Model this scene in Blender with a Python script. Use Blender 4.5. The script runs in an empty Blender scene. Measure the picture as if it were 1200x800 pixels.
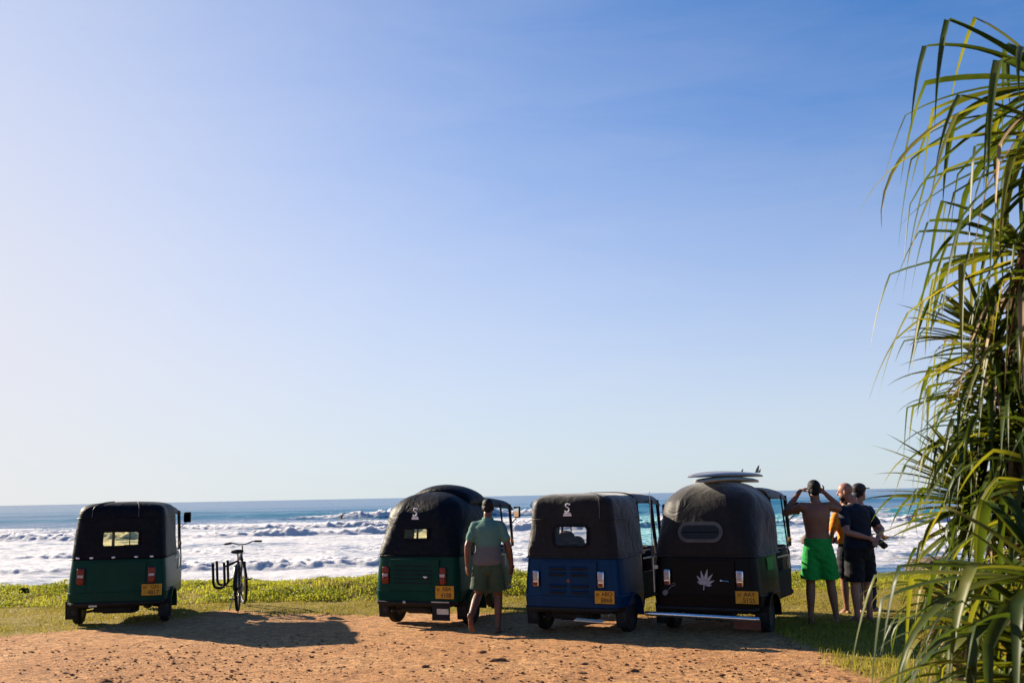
import bpy, bmesh, math, random
import numpy as np
from mathutils import Vector, Matrix, Euler
S = bpy.context.scene
COL = S.collection
R = math.radians
random.seed(7)
RNG = np.random.default_rng(11)

# ------------------------------------------------------------------ camera
cam = bpy.data.cameras.new("camera")
cam.lens = 35.0; cam.sensor_width = 36.0
cam.clip_start = 0.05; cam.clip_end = 60000
cam.dof.use_dof = True; cam.dof.focus_distance = 13.5; cam.dof.aperture_fstop = 4.5
camo = bpy.data.objects.new("camera", cam); COL.objects.link(camo)
_p, _r = R(8.79), R(1.11)
_F = Vector((0, math.cos(_p), math.sin(_p))); _U0 = Vector((0, -math.sin(_p), math.cos(_p))); _R0 = Vector((1, 0, 0))
_R = _R0*math.cos(_r) - _U0*math.sin(_r); _U = _R0*math.sin(_r) + _U0*math.cos(_r)
_m = Matrix((_R, _U, -_F)).transposed().to_4x4(); _m.translation = (0, 0, 1.70)
camo.matrix_world = _m
S.camera = camo

# ------------------------------------------------------------------ sky, sun, exposure
SUN_AZ, SUN_EL = R(-56.0), R(23.3)          # azimuth from +Y (towards the sea), negative to the left
w = bpy.data.worlds.new("World"); S.world = w; w.use_nodes = True
nt = w.node_tree; nt.nodes.clear()
out = nt.nodes.new("ShaderNodeOutputWorld"); bg = nt.nodes.new("ShaderNodeBackground")
sky = nt.nodes.new("ShaderNodeTexSky"); sky.sky_type = 'NISHITA'; sky.sun_disc = False
sky.sun_elevation = SUN_EL; sky.sun_rotation = SUN_AZ
sky.altitude = 0; sky.air_density = 1.0; sky.dust_density = 0.3; sky.ozone_density = 4.0
_sd = Vector((math.sin(SUN_AZ)*math.cos(SUN_EL), math.cos(SUN_AZ)*math.cos(SUN_EL), math.sin(SUN_EL)))
def wn(t, ins, **kw):
    n = nt.nodes.new(t)
    for k, v in kw.items(): setattr(n, k, v)
    for k, v in ins.items():
        if hasattr(v, 'is_output'): nt.links.new(v, n.inputs[k])
        else: n.inputs[k].default_value = v
    return n
def wm(op, a, b=0.0): return wn('ShaderNodeMath', {0: a, 1: b}, operation=op).outputs[0]
# sea haze: thickens towards the horizon and round the sun, thinned and streaked a little by cirrus
dirn = wn('ShaderNodeVectorMath', {0: nt.nodes.new('ShaderNodeTexCoord').outputs['Generated']}, operation='NORMALIZE').outputs[0]
_gd = Vector((math.sin(R(-45))*math.cos(R(4)), math.cos(R(-45))*math.cos(R(4)), math.sin(R(4))))   # the glow in the sea haze below the sun
zz = wn('ShaderNodeSeparateXYZ', {0: dirn}).outputs[2]
elv = wm('MAXIMUM', wm('ARCSINE', zz), 0.0)
he = wm('MULTIPLY', wm('EXPONENT', wm('MULTIPLY', wm('POWER', wm('DIVIDE', elv, R(15.5)), 2.0), -1.0)), 0.68)
ang = wm('ARCCOSINE', wn('ShaderNodeVectorMath', {0: dirn, 1: _gd}, operation='DOT_PRODUCT').outputs['Value'])
hs = wm('MINIMUM', wm('MULTIPLY', wm('EXPONENT', wm('MULTIPLY', wm('POWER', wm('DIVIDE', ang, R(41.0)), 2.0), -1.0)), 0.94), 0.97)
cv = wn('ShaderNodeMapping', {'Vector': dirn, 'Scale': (2.0, 2.0, 9.0), 'Rotation': (R(8), R(-12), 0)}).outputs[0]
ci = wn('ShaderNodeTexNoise', {'Vector': cv, 'Scale': 2.2, 'Detail': 7.0, 'Roughness': 0.62, 'Distortion': 0.6}).outputs['Fac']
clear = wm('MULTIPLY', wm('SUBTRACT', 1.0, he), wm('SUBTRACT', 1.0, hs))
clear = wm('MULTIPLY', clear, wm('ADD', 1.0, wm('MULTIPLY', wm('SUBTRACT', 0.5, ci), 0.22)))
hz = wm('SUBTRACT', 1.0, clear)
tint = wn('ShaderNodeMix', {0: 1.0, 6: sky.outputs[0], 7: (0.075, 0.70, 1.16, 1)}, data_type='RGBA', blend_type='MULTIPLY').outputs[2]
skc = wn('ShaderNodeMix', {0: hz, 6: tint, 7: (5.95, 5.58, 5.60, 1)}, data_type='RGBA').outputs[2]
bg.inputs['Strength'].default_value = 0.0536
nt.links.new(skc, bg.inputs['Color']); nt.links.new(bg.outputs[0], out.inputs['Surface'])
sun = bpy.data.lights.new("sun", 'SUN'); sun.energy = 5.0; sun.angle = R(0.53); sun.color = (1.0, 0.86, 0.67)
suno = bpy.data.objects.new("sun", sun); COL.objects.link(suno)
suno.rotation_euler = _sd.to_track_quat('Z', 'Y').to_euler()
suno.location = (-20, 20, 20)
S.view_settings.view_transform = 'Standard'; S.view_settings.look = 'None'
S.view_settings.exposure = 1.45; S.view_settings.gamma = 1.0
S.cycles.max_bounces = 8; S.cycles.transparent_max_bounces = 16
S.cycles.caustics_reflective = False; S.cycles.caustics_refractive = False
S.cycles.sample_clamp_indirect = 6.0
S.cycles.use_denoising = True

# ------------------------------------------------------------------ helpers
def lin(r, g, b):
    f = lambda c: c/12.92 if c <= 0.04045 else ((c+0.055)/1.055)**2.4
    return (f(r/255), f(g/255), f(b/255), 1.0)

def hsh(i, j, s):
    n = np.sin(i*127.1 + j*311.7 + s*74.7)*43758.5453
    return n - np.floor(n)
def vnoise(x, y, s=0):
    xi = np.floor(x); yi = np.floor(y); fx = x-xi; fy = y-yi
    ux = fx*fx*(3-2*fx); uy = fy*fy*(3-2*fy)
    a = hsh(xi, yi, s); b = hsh(xi+1, yi, s); c = hsh(xi, yi+1, s); d = hsh(xi+1, yi+1, s)
    return (a*(1-ux)+b*ux)*(1-uy) + (c*(1-ux)+d*ux)*uy
def fbm(x, y, o=4, s=0, g=0.5):
    t = 0; a = 1; n = 0
    for k in range(o):
        t = t + a*(vnoise(x, y, s+k)*2-1); n += a; a *= g; x = x*2.03+3.1; y = y*2.01+1.7
    return t/n
def sstep(a, b, x):
    t = np.clip((x-a)/(b-a), 0, 1); return t*t*(3-2*t)

class MB:
    "collects shapes, built as one mesh object"
    def __init__(self): self.v = []; self.f = []; self.m = []; self.mi = 0
    def add(self, vs, fs):
        o = len(self.v); self.v += [tuple(p) for p in vs]
        for f in fs: self.f.append(tuple(i+o for i in f)); self.m.append(self.mi)
        return self
    def box(self, c, s, rot=None, taper=1.0):
        x, y, z = s[0]/2, s[1]/2, s[2]/2; M = Euler(rot).to_matrix() if rot else None
        vs = []
        for dz in (-1, 1):
            k = taper if dz > 0 else 1
            for dx, dy in ((-1, -1), (1, -1), (1, 1), (-1, 1)):
                p = Vector((dx*x*k, dy*y*k, dz*z)); p = M @ p if M else p
                vs.append(p+Vector(c))
        return self.add(vs, [(0, 3, 2, 1), (4, 5, 6, 7), (0, 1, 5, 4), (1, 2, 6, 5), (2, 3, 7, 6), (3, 0, 4, 7)])
    def rings(self, rs, cap=True, closed=True):
        n = len(rs[0]); vs = [p for r in rs for p in r]; fs = []
        for k in range(len(rs)-1):
            for i in range(n if closed else n-1):
                j = (i+1) % n; fs.append((k*n+i, k*n+j, (k+1)*n+j, (k+1)*n+i))
        if cap:
            fs.append(tuple(reversed(range(n)))); fs.append(tuple((len(rs)-1)*n+i for i in range(n)))
        return self.add(vs, fs)
    def tube(self, pts, r, n=10, cap=True, closed=False):
        pts = [Vector(p) for p in pts]; N = len(pts)
        rad = r if isinstance(r, list) or (isinstance(r, tuple) and len(r) == N and N != 2) else [r]*N
        rs = []; up = None
        for k, p in enumerate(pts):
            if closed: t = pts[(k+1) % N]-pts[k-1]
            else: t = pts[min(k+1, N-1)]-pts[max(k-1, 0)]
            t.normalize()
            if up is None:
                up = Vector((0, 0, 1)) if abs(t.z) < 0.9 else Vector((0, 1, 0))
            a = t.cross(up); a.normalize(); b = a.cross(t); up = b
            rr = rad[k] if isinstance(rad[k], (tuple, list)) else (rad[k], rad[k])
            rs.append([p + a*math.cos(q)*rr[0] + b*math.sin(q)*rr[1] for q in [2*math.pi*i/n for i in range(n)]])
        if closed: rs.append(rs[0]); cap = False
        return self.rings(rs, cap)
    def ball(self, c, r, n=12, m=8, M=None):
        r = r if isinstance(r, (tuple, list)) else (r, r, r); rs = []
        for k in range(1, m):
            t = math.pi*k/m
            ring = [Vector((r[0]*math.sin(t)*math.cos(2*math.pi*i/n), r[1]*math.sin(t)*math.sin(2*math.pi*i/n), -r[2]*math.cos(t))) for i in range(n)]
            rs.append([(M @ q if M else q)+Vector(c) for q in ring])
        o = len(self.v); self.rings(rs, cap=False)
        bt = Vector((0, 0, -r[2])); tp = Vector((0, 0, r[2]))
        if M: bt = M @ bt; tp = M @ tp
        L = len(self.v); self.v += [tuple(bt+Vector(c)), tuple(tp+Vector(c))]
        for i in range(n):
            j = (i+1) % n
            self.f.append((L, o+j, o+i)); self.m.append(self.mi)
            self.f.append((L+1, o+(m-2)*n+i, o+(m-2)*n+j)); self.m.append(self.mi)
        return self
    def prism(self, poly, y0, y1, fn=lambda x, z, y: (x, y, z)):
        "polygon in (x,z) extruded from y0 to y1"
        n = len(poly); vs = [fn(x, z, y0) for x, z in poly]+[fn(x, z, y1) for x, z in poly]
        fs = [tuple(range(n)), tuple(reversed(range(n, 2*n)))]
        fs += [((i+1) % n, i, n+i, n+(i+1) % n) for i in range(n)]
        return self.add(vs, fs)
    def mesh(self, name, mats, smooth=None):
        me = bpy.data.meshes.new(name); me.from_pydata(self.v, [], self.f)
        for m in (mats if isinstance(mats, (list, tuple)) else [mats]): me.materials.append(m)
        if any(self.m): me.polygons.foreach_set('material_index', self.m)
        bm = bmesh.new(); bm.from_mesh(me); bmesh.ops.recalc_face_normals(bm, faces=bm.faces)
        if smooth is not None:
            for f in bm.faces: f.smooth = True
            for e in bm.edges:
                e.smooth = not (len(e.link_faces) == 2 and e.calc_face_angle(0) > smooth)
        bm.to_mesh(me); bm.free()
        return me
    def build(self, name, mats, parent=None, smooth=0.7, bevel=0, loc=None, rot=None):
        o = bpy.data.objects.new(name, self.mesh(name, mats, smooth)); COL.objects.link(o)
        if parent: o.parent = parent
        if loc is not None: o.location = loc
        if rot is not None: o.rotation_euler = rot
        if bevel:
            b = o.modifiers.new("bevel", 'BEVEL'); b.width = bevel; b.segments = 2; b.limit_method = 'ANGLE'; b.angle_limit = 0.6
        return o

def np_mesh(name, v, f, mat, smooth=True, attrs=None):
    me = bpy.data.meshes.new(name); v = np.asarray(v, np.float32); f = np.asarray(f, np.int32)
    k = f.shape[1]
    me.vertices.add(len(v)); me.vertices.foreach_set('co', v.ravel())
    me.loops.add(f.size); me.loops.foreach_set('vertex_index', f.ravel())
    me.polygons.add(len(f)); me.polygons.foreach_set('loop_start', np.arange(0, f.size, k, dtype=np.int32))
    me.polygons.foreach_set('use_smooth', np.full(len(f), smooth))
    for nm, a in (attrs or {}).items():
        at = me.attributes.new(nm, 'FLOAT', 'POINT'); at.data.foreach_set('value', np.asarray(a, np.float32))
    for m in (mat if isinstance(mat, (list, tuple)) else [mat]): me.materials.append(m)
    me.update(calc_edges=True); me.validate()
    return me
def link(name, me, parent=None):
    o = bpy.data.objects.new(name, me); COL.objects.link(o)
    if parent: o.parent = parent
    return o
def tag(o, label=None, cat=None, group=None, kind=None):
    if label: o['label'] = label
    if cat: o['category'] = cat
    if group: o['group'] = group
    if kind: o['kind'] = kind
    return o
def empty(name, loc, rz=0):
    o = bpy.data.objects.new(name, None); o.empty_display_size = 0.2; COL.objects.link(o)
    o.location = loc; o.rotation_euler = (0, 0, rz); return o
def copy_tree(o, parent=None):
    c = o.copy(); COL.objects.link(c)
    if parent: c.parent = parent
    for ch in list(o.children): copy_tree(ch, c)
    return c

# ------------------------------------------------------------------ materials
class N:
    def __init__(self, name):
        self.m = bpy.data.materials.new(name); self.m.use_nodes = True
        self.t = self.m.node_tree; self.b = self.t.nodes['Principled BSDF']; self.o = self.t.nodes['Material Output']
    def node(self, typ, ins=None, **kw):
        n = self.t.nodes.new(typ)
        for k, v in kw.items(): setattr(n, k, v)
        for k, v in (ins or {}).items():
            if hasattr(v, 'is_output'): self.t.links.new(v, n.inputs[k])
            else: n.inputs[k].default_value = v
        return n
    def noise(self, scale, detail=4, vec=None, rough=0.55, coord='Object', dist=0.0):
        if vec is None: vec = self.node('ShaderNodeTexCoord').outputs[coord]
        return self.node('ShaderNodeTexNoise', {'Vector': vec, 'Scale': scale, 'Detail': detail, 'Roughness': rough, 'Distortion': dist}).outputs['Fac']
    def ramp(self, fac, stops):
        n = self.node('ShaderNodeValToRGB', {'Fac': fac}); e = n.color_ramp.elements
        while len(e) < len(stops): e.new(0.5)
        for k, (p, c) in enumerate(stops): e[k].position = p; e[k].color = c if len(c) == 4 else (*c, 1)
        return n.outputs['Color']
    def mix(self, fac, a, b, mode='MIX'):
        n = self.node('ShaderNodeMix', data_type='RGBA', blend_type=mode)
        for k, v in ((0, fac), (6, a), (7, b)):
            if hasattr(v, 'is_output'): self.t.links.new(v, n.inputs[k])
            else: n.inputs[k].default_value = v
        return n.outputs[2]
    def math(self, op, a, b=0.0, c=0.0):
        n = self.node('ShaderNodeMath', operation=op)
        for k, v in enumerate((a, b, c)):
            if hasattr(v, 'is_output'): self.t.links.new(v, n.inputs[k])
            else: n.inputs[k].default_value = v
        return n.outputs[0]
    def set(self, **kw):
        for k, v in kw.items():
            k = k.replace('_', ' ')
            if hasattr(v, 'is_output'): self.t.links.new(v, self.b.inputs[k])
            else: self.b.inputs[k].default_value = v
        return self
    def bump(self, h, s=0.3, d=0.01):
        n = self.node('ShaderNodeBump', {'Height': h, 'Strength': s, 'Distance': d})
        self.t.links.new(n.outputs['Normal'], self.b.inputs['Normal']); return self

def simple(name, col, rough=0.5, metal=0.0, var=0.25, scale=6, bump=0.0, bscale=60, coat=0.0, spec=0.2):
    n = N(name); c = col if len(col) == 4 else (*col, 1)
    f = n.noise(scale, 5)
    d = tuple(x*(1-var) for x in c[:3])+(1,); l = tuple(min(1, x*(1+var)) for x in c[:3])+(1,)
    n.set(Base_Color=n.ramp(f, [(0.3, d), (0.7, l)]), Roughness=n.math('ADD', n.math('MULTIPLY', n.noise(scale*2.3, 3), 0.25), rough-0.12), Metallic=metal, Specular_IOR_Level=spec)
    if coat: n.set(Coat_Weight=coat, Coat_Roughness=0.1)
    if bump: n.bump(n.noise(bscale, 4), bump, 0.01)
    return n.m

def paint(name, col, dmax=0.045):
    "old vehicle enamel: faded, dusty low down"
    n = N(name)
    f = n.noise(3.0, 6); g = n.noise(40, 4)
    c = n.ramp(f, [(0.25, tuple(x*0.8 for x in col)), (0.75, tuple(x*1.15 for x in col))])
    z = n.node('ShaderNodeSeparateXYZ', {0: n.node('ShaderNodeTexCoord').outputs['Object']}).outputs[2]
    low = n.node('ShaderNodeMapRange', {0: z, 1: 0.75, 2: 0.25, 3: 0.0, 4: dmax}).outputs[0]
    dust = n.math('MULTIPLY', low, n.ramp(n.noise(9, 6), [(0.35, (0, 0, 0)), (0.7, (1, 1, 1))]))
    c = n.mix(dust, c, (0.10, 0.065, 0.04, 1))
    n.set(Base_Color=c, Roughness=n.math('ADD', n.math('MULTIPLY', g, 0.25), 0.22), Specular_IOR_Level=0.09)
    n.bump(n.noise(4, 3), 0.22, 0.025)
    return n.m
def canvas(name, col, rough=0.5, sheen=0.0):
    n = N(name); f = n.noise(2.2, 6, dist=0.5)
    c = n.ramp(f, [(0.25, tuple(x*0.75 for x in col)), (0.75, tuple(x*1.3 for x in col))])
    z = n.math('MULTIPLY', n.ramp(n.noise(14, 7), [(0.48, (0, 0, 0)), (0.75, (1, 1, 1))]), 0.12)
    n.set(Base_Color=n.mix(z, c, (0.05, 0.043, 0.037, 1)), Roughness=rough, Specular_IOR_Level=0.10, Sheen_Weight=sheen, Sheen_Roughness=0.45)
    h = n.math('ADD', n.noise(5, 3, dist=1.0), n.math('MULTIPLY', n.noise(220, 2), 0.06))
    n.bump(h, 0.6, 0.035)
    return n.m
def glass(name, tint, rough=0.02, haze=0.0):
    n = N(name); t = n.t
    tr = n.node('ShaderNodeBsdfTransparent', {'Color': (*tint, 1)})
    gl = n.node('ShaderNodeBsdfGlossy', {'Color': (1, 1, 1, 1), 'Roughness': rough})
    fr = n.node('ShaderNodeFresnel', {'IOR': 1.25})
    mx = n.node('ShaderNodeMixShader', {0: fr.outputs[0]})
    t.links.new(tr.outputs[0], mx.inputs[1]); t.links.new(gl.outputs[0], mx.inputs[2])
    last = mx
    if haze:
        df = n.node('ShaderNodeBsdfTranslucent', {'Color': (*tint, 1)})
        m2 = n.node('ShaderNodeMixShader', {0: n.math('MULTIPLY', n.noise(25, 4), haze*2)})
        t.links.new(mx.outputs[0], m2.inputs[1]); t.links.new(df.outputs[0], m2.inputs[2]); last = m2
    t.links.new(last.outputs[0], n.o.inputs['Surface'])
    return n.m
def leafmat(name, stops, trans=0.35, scale=3.0, rough=0.45, tcol=(1, 1, 1, 1)):
    n = N(name); oi = n.node('ShaderNodeObjectInfo').outputs['Random']
    f = n.math('ADD', n.math('MULTIPLY', n.noise(scale, 4), 0.75), n.math('MULTIPLY', oi, 0.35))
    c = n.ramp(f, stops)
    n.set(Base_Color=c, Roughness=rough, Specular_IOR_Level=0.22)
    tr = n.node('ShaderNodeBsdfTranslucent', {'Color': n.mix(1.0, c, tcol, 'MULTIPLY')})
    mx = n.node('ShaderNodeMixShader', {0: trans})
    n.t.links.new(n.b.outputs[0], mx.inputs[1]); n.t.links.new(tr.outputs[0], mx.inputs[2]); n.t.links.new(mx.outputs[0], n.o.inputs['Surface'])
    return n.m
# ------------------------------------------------------------------ setting: ground
def hump_amp(X):
    a = np.interp(X, [-30, -8.5, -6, -3.5, -1, 1, 4, 30], [0.13, 0.14, 0.11, 0.20, 0.26, 0.13, 0.03, 0.02])
    return a*(0.85+0.3*vnoise(X*0.9, X*0+2.0, 5))
def sand_edge(X):
    return np.interp(X, [-30, -9, -6.9, -5.6, -4.6, -2.2, -0.2, 2.7, 3.05, 3.2, 3.3, 3.1, 2.8, 30], [12.7, 12.9, 13.1, 14.7, 15.8, 15.3, 14.5, 13.6, 12.0, 11.0, 10.2, 9.5, 8.0, 8.0])
def grass_mask(X, Y):
    e = sand_edge(X) + 0.9*fbm(X*0.8, Y*0.8, 4, 31)
    right = sstep(2.9, 3.5, X + 0.35*fbm(X*1.3, Y*1.3, 4, 37))
    m = sstep(-0.5, 0.9, Y-e)
    near = right*sstep(-3, 10, Y)
    return np.clip(np.maximum(m*(Y > 9.5), near*(Y < 13.5)*1.0), 0, 1)
def gz(X, Y, fine=True):
    X = np.asarray(X, float); Y = np.asarray(Y, float)
    z = 0.035*fbm(X*0.35, Y*0.35, 3, 3)*sstep(4, 9, Y)
    if fine:
        z = z + 0.014*fbm(X*2.2, Y*2.2, 4, 9) + 0.009*fbm(X*9, Y*9, 3, 17) + 0.009*np.abs(fbm(X*17, Y*17, 3, 19))*sstep(16, 13, Y)
    yc = 19.0 + 0.5*fbm(X*0.25, X*0+7, 2, 21)
    z = z + hump_amp(X)*sstep(yc-1.9, yc-0.3, Y)*(1+0.75*fbm(X*1.3, Y*1.3, 4, 23))
    drop = sstep(yc+0.4, yc+7.5, Y)*2.75 + sstep(25, 60, Y)*1.1
    return z - drop
def spaced(lo, a, b, hi, d, D, rate=1.25):
    c = list(np.arange(a, b+d, d)); s = d; x = c[-1]
    while x < hi: s = min(s*rate, D); x += s; c.append(x)
    s = d; x = c[0]; pre = []
    while x > lo: s = min(s*rate, D); x -= s; pre.append(x)
    return np.array(pre[::-1]+c)
gx = spaced(-90, -9.5, 8.5, 90, 0.036, 4); gy = np.concatenate([spaced(-25, 8.0, 13.5, 13.4, 0.030, 3), spaced(13.5, 13.56, 20, 75, 0.055, 3)[0:]]); gy = np.unique(np.round(gy, 4))
GX, GY = np.meshgrid(gx, gy); GZ = gz(GX, GY)
nx, ny = len(gx), len(gy)
idx = np.arange(nx*ny).reshape(ny, nx)
quads = np.stack([idx[:-1, :-1], idx[:-1, 1:], idx[1:, 1:], idx[1:, :-1]], -1).reshape(-1, 4)
gm = N('ground_soil')
vec = gm.node('ShaderNodeTexCoord').outputs['Object']
ga = gm.node('ShaderNodeAttribute', attribute_name='turf').outputs['Fac']
sandc = gm.ramp(gm.noise(0.9, 7, vec), [(0.25, (0.46, 0.205, 0.074)), (0.5, (0.65, 0.325, 0.128)), (0.8, (0.78, 0.46, 0.205))])
sandc = gm.mix(gm.ramp(gm.noise(9, 8, vec, 0.7), [(0.40, (0.75, 0.75, 0.75)), (0.62, (0, 0, 0))]), sandc, (0.23, 0.115, 0.055, 1))
sandc = gm.mix(gm.ramp(gm.noise(24, 5, vec, 0.75), [(0.36, (0.8, 0.8, 0.8)), (0.52, (0, 0, 0))]), sandc, (0.19, 0.085, 0.034, 1))
sandc = gm.mix(gm.ramp(gm.noise(42, 4, vec, 0.6), [(0.58, (0, 0, 0)), (0.70, (0.8, 0.8, 0.8))]), sandc, (0.62, 0.44, 0.29, 1))
turfc = gm.ramp(gm.noise(5, 8, vec, 0.7), [(0.25, (0.11, 0.085, 0.014)), (0.5, (0.22, 0.165, 0.022)), (0.75, (0.33, 0.235, 0.05))])
edge = gm.math('ADD', ga, gm.math('MULTIPLY', gm.math('SUBTRACT', gm.noise(6, 7, vec, 0.75), 0.5), 1.1))
gm.set(Base_Color=gm.mix(gm.node('ShaderNodeMapRange', {0: edge, 1: 0.3, 2: 0.75}).outputs[0], sandc, turfc), Roughness=0.93, Specular_IOR_Level=0.15)
hh = gm.math('ADD', gm.noise(28, 7, vec, 0.7), gm.math('MULTIPLY', gm.noise(130, 4, vec), 0.35))
gm.bump(hh, 0.9, 0.05)
ground = link('ground', np_mesh('ground', np.stack([GX, GY, GZ], -1).reshape(-1, 3), quads, gm.m, True, {'turf': grass_mask(GX, GY).ravel()}))
tag(ground, 'orange sandy clearing merging into low turf above the beach', kind='structure')

# ------------------------------------------------------------------ sea
SEA = -3.0
rows = []; y = 30.0
while y < 26000: rows.append(y); y += np.interp(y, [30, 58, 62, 150, 260, 600, 2000, 26000], [0.5, 0.5, 0.17, 0.27, 0.5, 4, 40, 1500])
rows = np.array(rows); NC = 640
u = np.linspace(-0.70, 0.70, NC)
WY, UU = np.meshgrid(rows, u, indexing='ij'); WX = UU*WY
def crest(y0, s, bend=0.0, amp=1.0):
    return y0 + bend*(WX/y0) + y0*0.045*amp*fbm(WX/y0*3.0, WX*0+s, 4, s)
far = 1/(1+(WY/420.0)**2)
Z = 0.30*np.sin(WY/9.0 + 2.6*fbm(WX/45, WY/60, 3, 41))*far + 0.16*fbm(WX/4, WY/2.2, 4, 43)*far
foam = np.zeros_like(Z); teal = np.zeros_like(Z)
shore = crest(62, 51, 0)
def bore(y0, h, s, seg, back, bend=0.0, lump=0.5, face=0.0):
    "a broken wave: steep lumpy front towards the shore, foam trailing behind it"
    global Z, foam, teal
    c = crest(y0, s, bend); d = WY - c
    a = np.clip(seg(WX/y0), 0, 1.3)*(0.75+0.45*fbm(WX/6, WX*0+s, 3, s+3))
    a = np.clip(a, 0, 1.3)
    wd = 0.8*h+0.8
    prof = sstep(-wd, 0.35*wd, d)*np.exp(-np.clip(d, 0, 1e9)/(back*0.35+1.5))
    tl = sstep(-wd*1.1, 0, d)*np.exp(-np.clip(d, 0, 1e9)/back)
    n1 = fbm(WX/1.3, WY/0.9, 5, s+7, 0.68); n2 = fbm(WX/0.55, WY/0.5, 2, s+11)
    Z = Z + h*a*prof + lump*a*prof*(np.abs(n1)*1.5+0.8*n2)
    foam = np.maximum(foam, np.clip(a*1.6, 0, 1)*tl)
    if face: teal = np.maximum(teal, face*a*np.exp(-(d/(wd*1.2))**2))
def seg_of(pts): return lambda q: np.interp(q, [p[0] for p in pts], [p[1] for p in pts])
bore(68, 0.50, 61, seg_of([(-.8, 1), (-.3, 1), (-.1, .8), (.05, .8), (.2, .5), (.8, .4)]), 26, 3, 0.34)
bore(96, 0.32, 63, seg_of([(-.8, .3), (-.45, .8), (-.2, .5), (.1, .8), (.3, .6), (.8, .6)]), 30, 4, 0.38)
bore(128, 0.80, 65, seg_of([(-.8, .85), (-.45, 1), (-.3, .8), (-.2, 1), (-.05, 1), (.1, .9), (.3, .8), (.8, .7)]), 34, 4, 0.62)
bore(168, 0.5, 67, seg_of([(-.8, .5), (-.3, .7), (-.15, 1), (.05, 1), (.2, .9), (.3, .35), (.8, .2)]), 45, 4, 0.6)
bore(232, 1.7, 69, seg_of([(-.8, 0), (-.25, 0), (-.19, .55), (-.15, 1), (-.05, 1.05), (.04, .9), (.1, .3), (.2, .0), (.8, 0)]), 26, 0, 1.0, 0.5)
def swell(y0, h, s, seg, face, wdt):
    global Z, teal
    c = crest(y0, s, 0, 0.5); d = WY-c; a = np.clip(seg(WX/y0), 0, 1.3)
    p = np.where(d < 0, np.exp(-(d/wdt)**2), np.exp(-(d/(wdt*2.4))**2))
    Z = Z + h*a*p; teal = np.maximum(teal, face*a*np.exp(-((d+wdt*.6)/(wdt*.8))**2))
swell(262, 1.7, 71, seg_of([(-.8, .5), (-.4, .8), (-.2, 1), (0, .3), (.1, .2), (.8, .2)]), 0.45, 6)
swell(160, 1.9, 73, seg_of([(-.8, 0), (.1, .0), (.25, .5), (.31, 1), (.6, 1), (.8, 1)]), 1.0, 4.5)
swell(350, 1.3, 75, seg_of([(-.8, .5), (-.3, 1), (.1, .7), (.3, 1), (.8, .6)]), 0.25, 8)
swell(520, 1.2, 77, seg_of([(-.8, .9), (0, .5), (.2, 1), (.8, .6)]), 0.3, 12)
base = sstep(215, 150, WY + 30*fbm(WX/40, WY/40, 3, 81))*sstep(0.33, 0.2, WX/WY + 0.05*fbm(WX/15, WY/15, 3, 83))
base2 = sstep(140, 118, WY + 14*fbm(WX/18, WY/18, 3, 85))*sstep(60, 66, WY)
fl = np.maximum(base, base2)*(0.62+0.35*fbm(WX/7, WY/9, 4, 87))
foam = np.maximum(foam, fl)
Z = Z + foam*0.10*fbm(WX/0.9, WY/0.8, 3, 89)*far
Z = Z*sstep(30, 52, WY) + SEA
R_ = len(rows); idx = np.arange(R_*NC).reshape(R_, NC)
quads = np.stack([idx[:-1, :-1], idx[:-1, 1:], idx[1:, 1:], idx[1:, :-1]], -1).reshape(-1, 4)
sm = N('sea_water'); vec = sm.node('ShaderNodeTexCoord').outputs['Object']
fa = sm.node('ShaderNodeAttribute', attribute_name='foam').outputs['Fac']
ta = sm.node('ShaderNodeAttribute', attribute_name='teal').outputs['Fac']
mp = sm.node('ShaderNodeMapping', {'Vector': vec, 'Scale': (0.5, 1.0, 1.0)}).outputs[0]
lace = sm.noise(0.9, 7, mp, 0.68, dist=0.6)
fmask = sm.math('ADD', fa, sm.math('MULTIPLY', sm.math('SUBTRACT', lace, 0.5), 1.5))
fmask = sm.node('ShaderNodeMapRange', {0: fmask, 1: 0.30, 2: 0.62}).outputs[0]
deep = sm.ramp(sm.noise(0.02, 5, mp), [(0.3, (0.006, 0.055, 0.130)), (0.7, (0.012, 0.085, 0.18))])
wc = sm.mix(ta, deep, (0.02, 0.24, 0.27, 1))
wv = sm.math('ADD', sm.noise(1.3, 6, mp, 0.6), sm.math('MULTIPLY', sm.noise(0.12, 4, mp), 3.0))
bm_ = sm.node('ShaderNodeBump', {'Height': wv, 'Strength': 0.38, 'Distance': 0.30})
sm.set(Base_Color=wc, Roughness=0.22, IOR=1.333, Specular_IOR_Level=0.4); sm.t.links.new(bm_.outputs[0], sm.b.inputs['Normal'])
fb_ = sm.node('ShaderNodeBump', {'Height': sm.noise(1.5, 7, vec, 0.72, dist=0.4), 'Strength': 0.9, 'Distance': 0.45})
fd = sm.node('ShaderNodeBsdfPrincipled', {'Base Color': (0.52, 0.51, 0.52, 1), 'Roughness': 0.85, 'Specular IOR Level': 0.1, 'Normal': fb_.outputs[0], 'Subsurface Weight': 1.0, 'Subsurface Radius': (1.0, 1.0, 1.0), 'Subsurface Scale': 0.55})
fx_ = sm.node('ShaderNodeMixShader', {0: fmask}); sm.t.links.new(sm.b.outputs[0], fx_.inputs[1]); sm.t.links.new(fd.outputs[0], fx_.inputs[2])
sm.t.links.new(fx_.outputs[0], sm.o.inputs['Surface'])
sea = link('sea', np_mesh('sea', np.stack([WX, WY, Z], -1).reshape(-1, 3), quads, sm.m, True, {'foam': foam.ravel(), 'teal': teal.ravel()}))
tag(sea, 'blue ocean with white surf rolling in', kind='structure')
def sea_z(X, Y):
    r = int(np.searchsorted(rows, Y)); c = int(np.clip(np.searchsorted(u, X/Y), 0, NC-1)); return float(Z[r, c])
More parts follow.
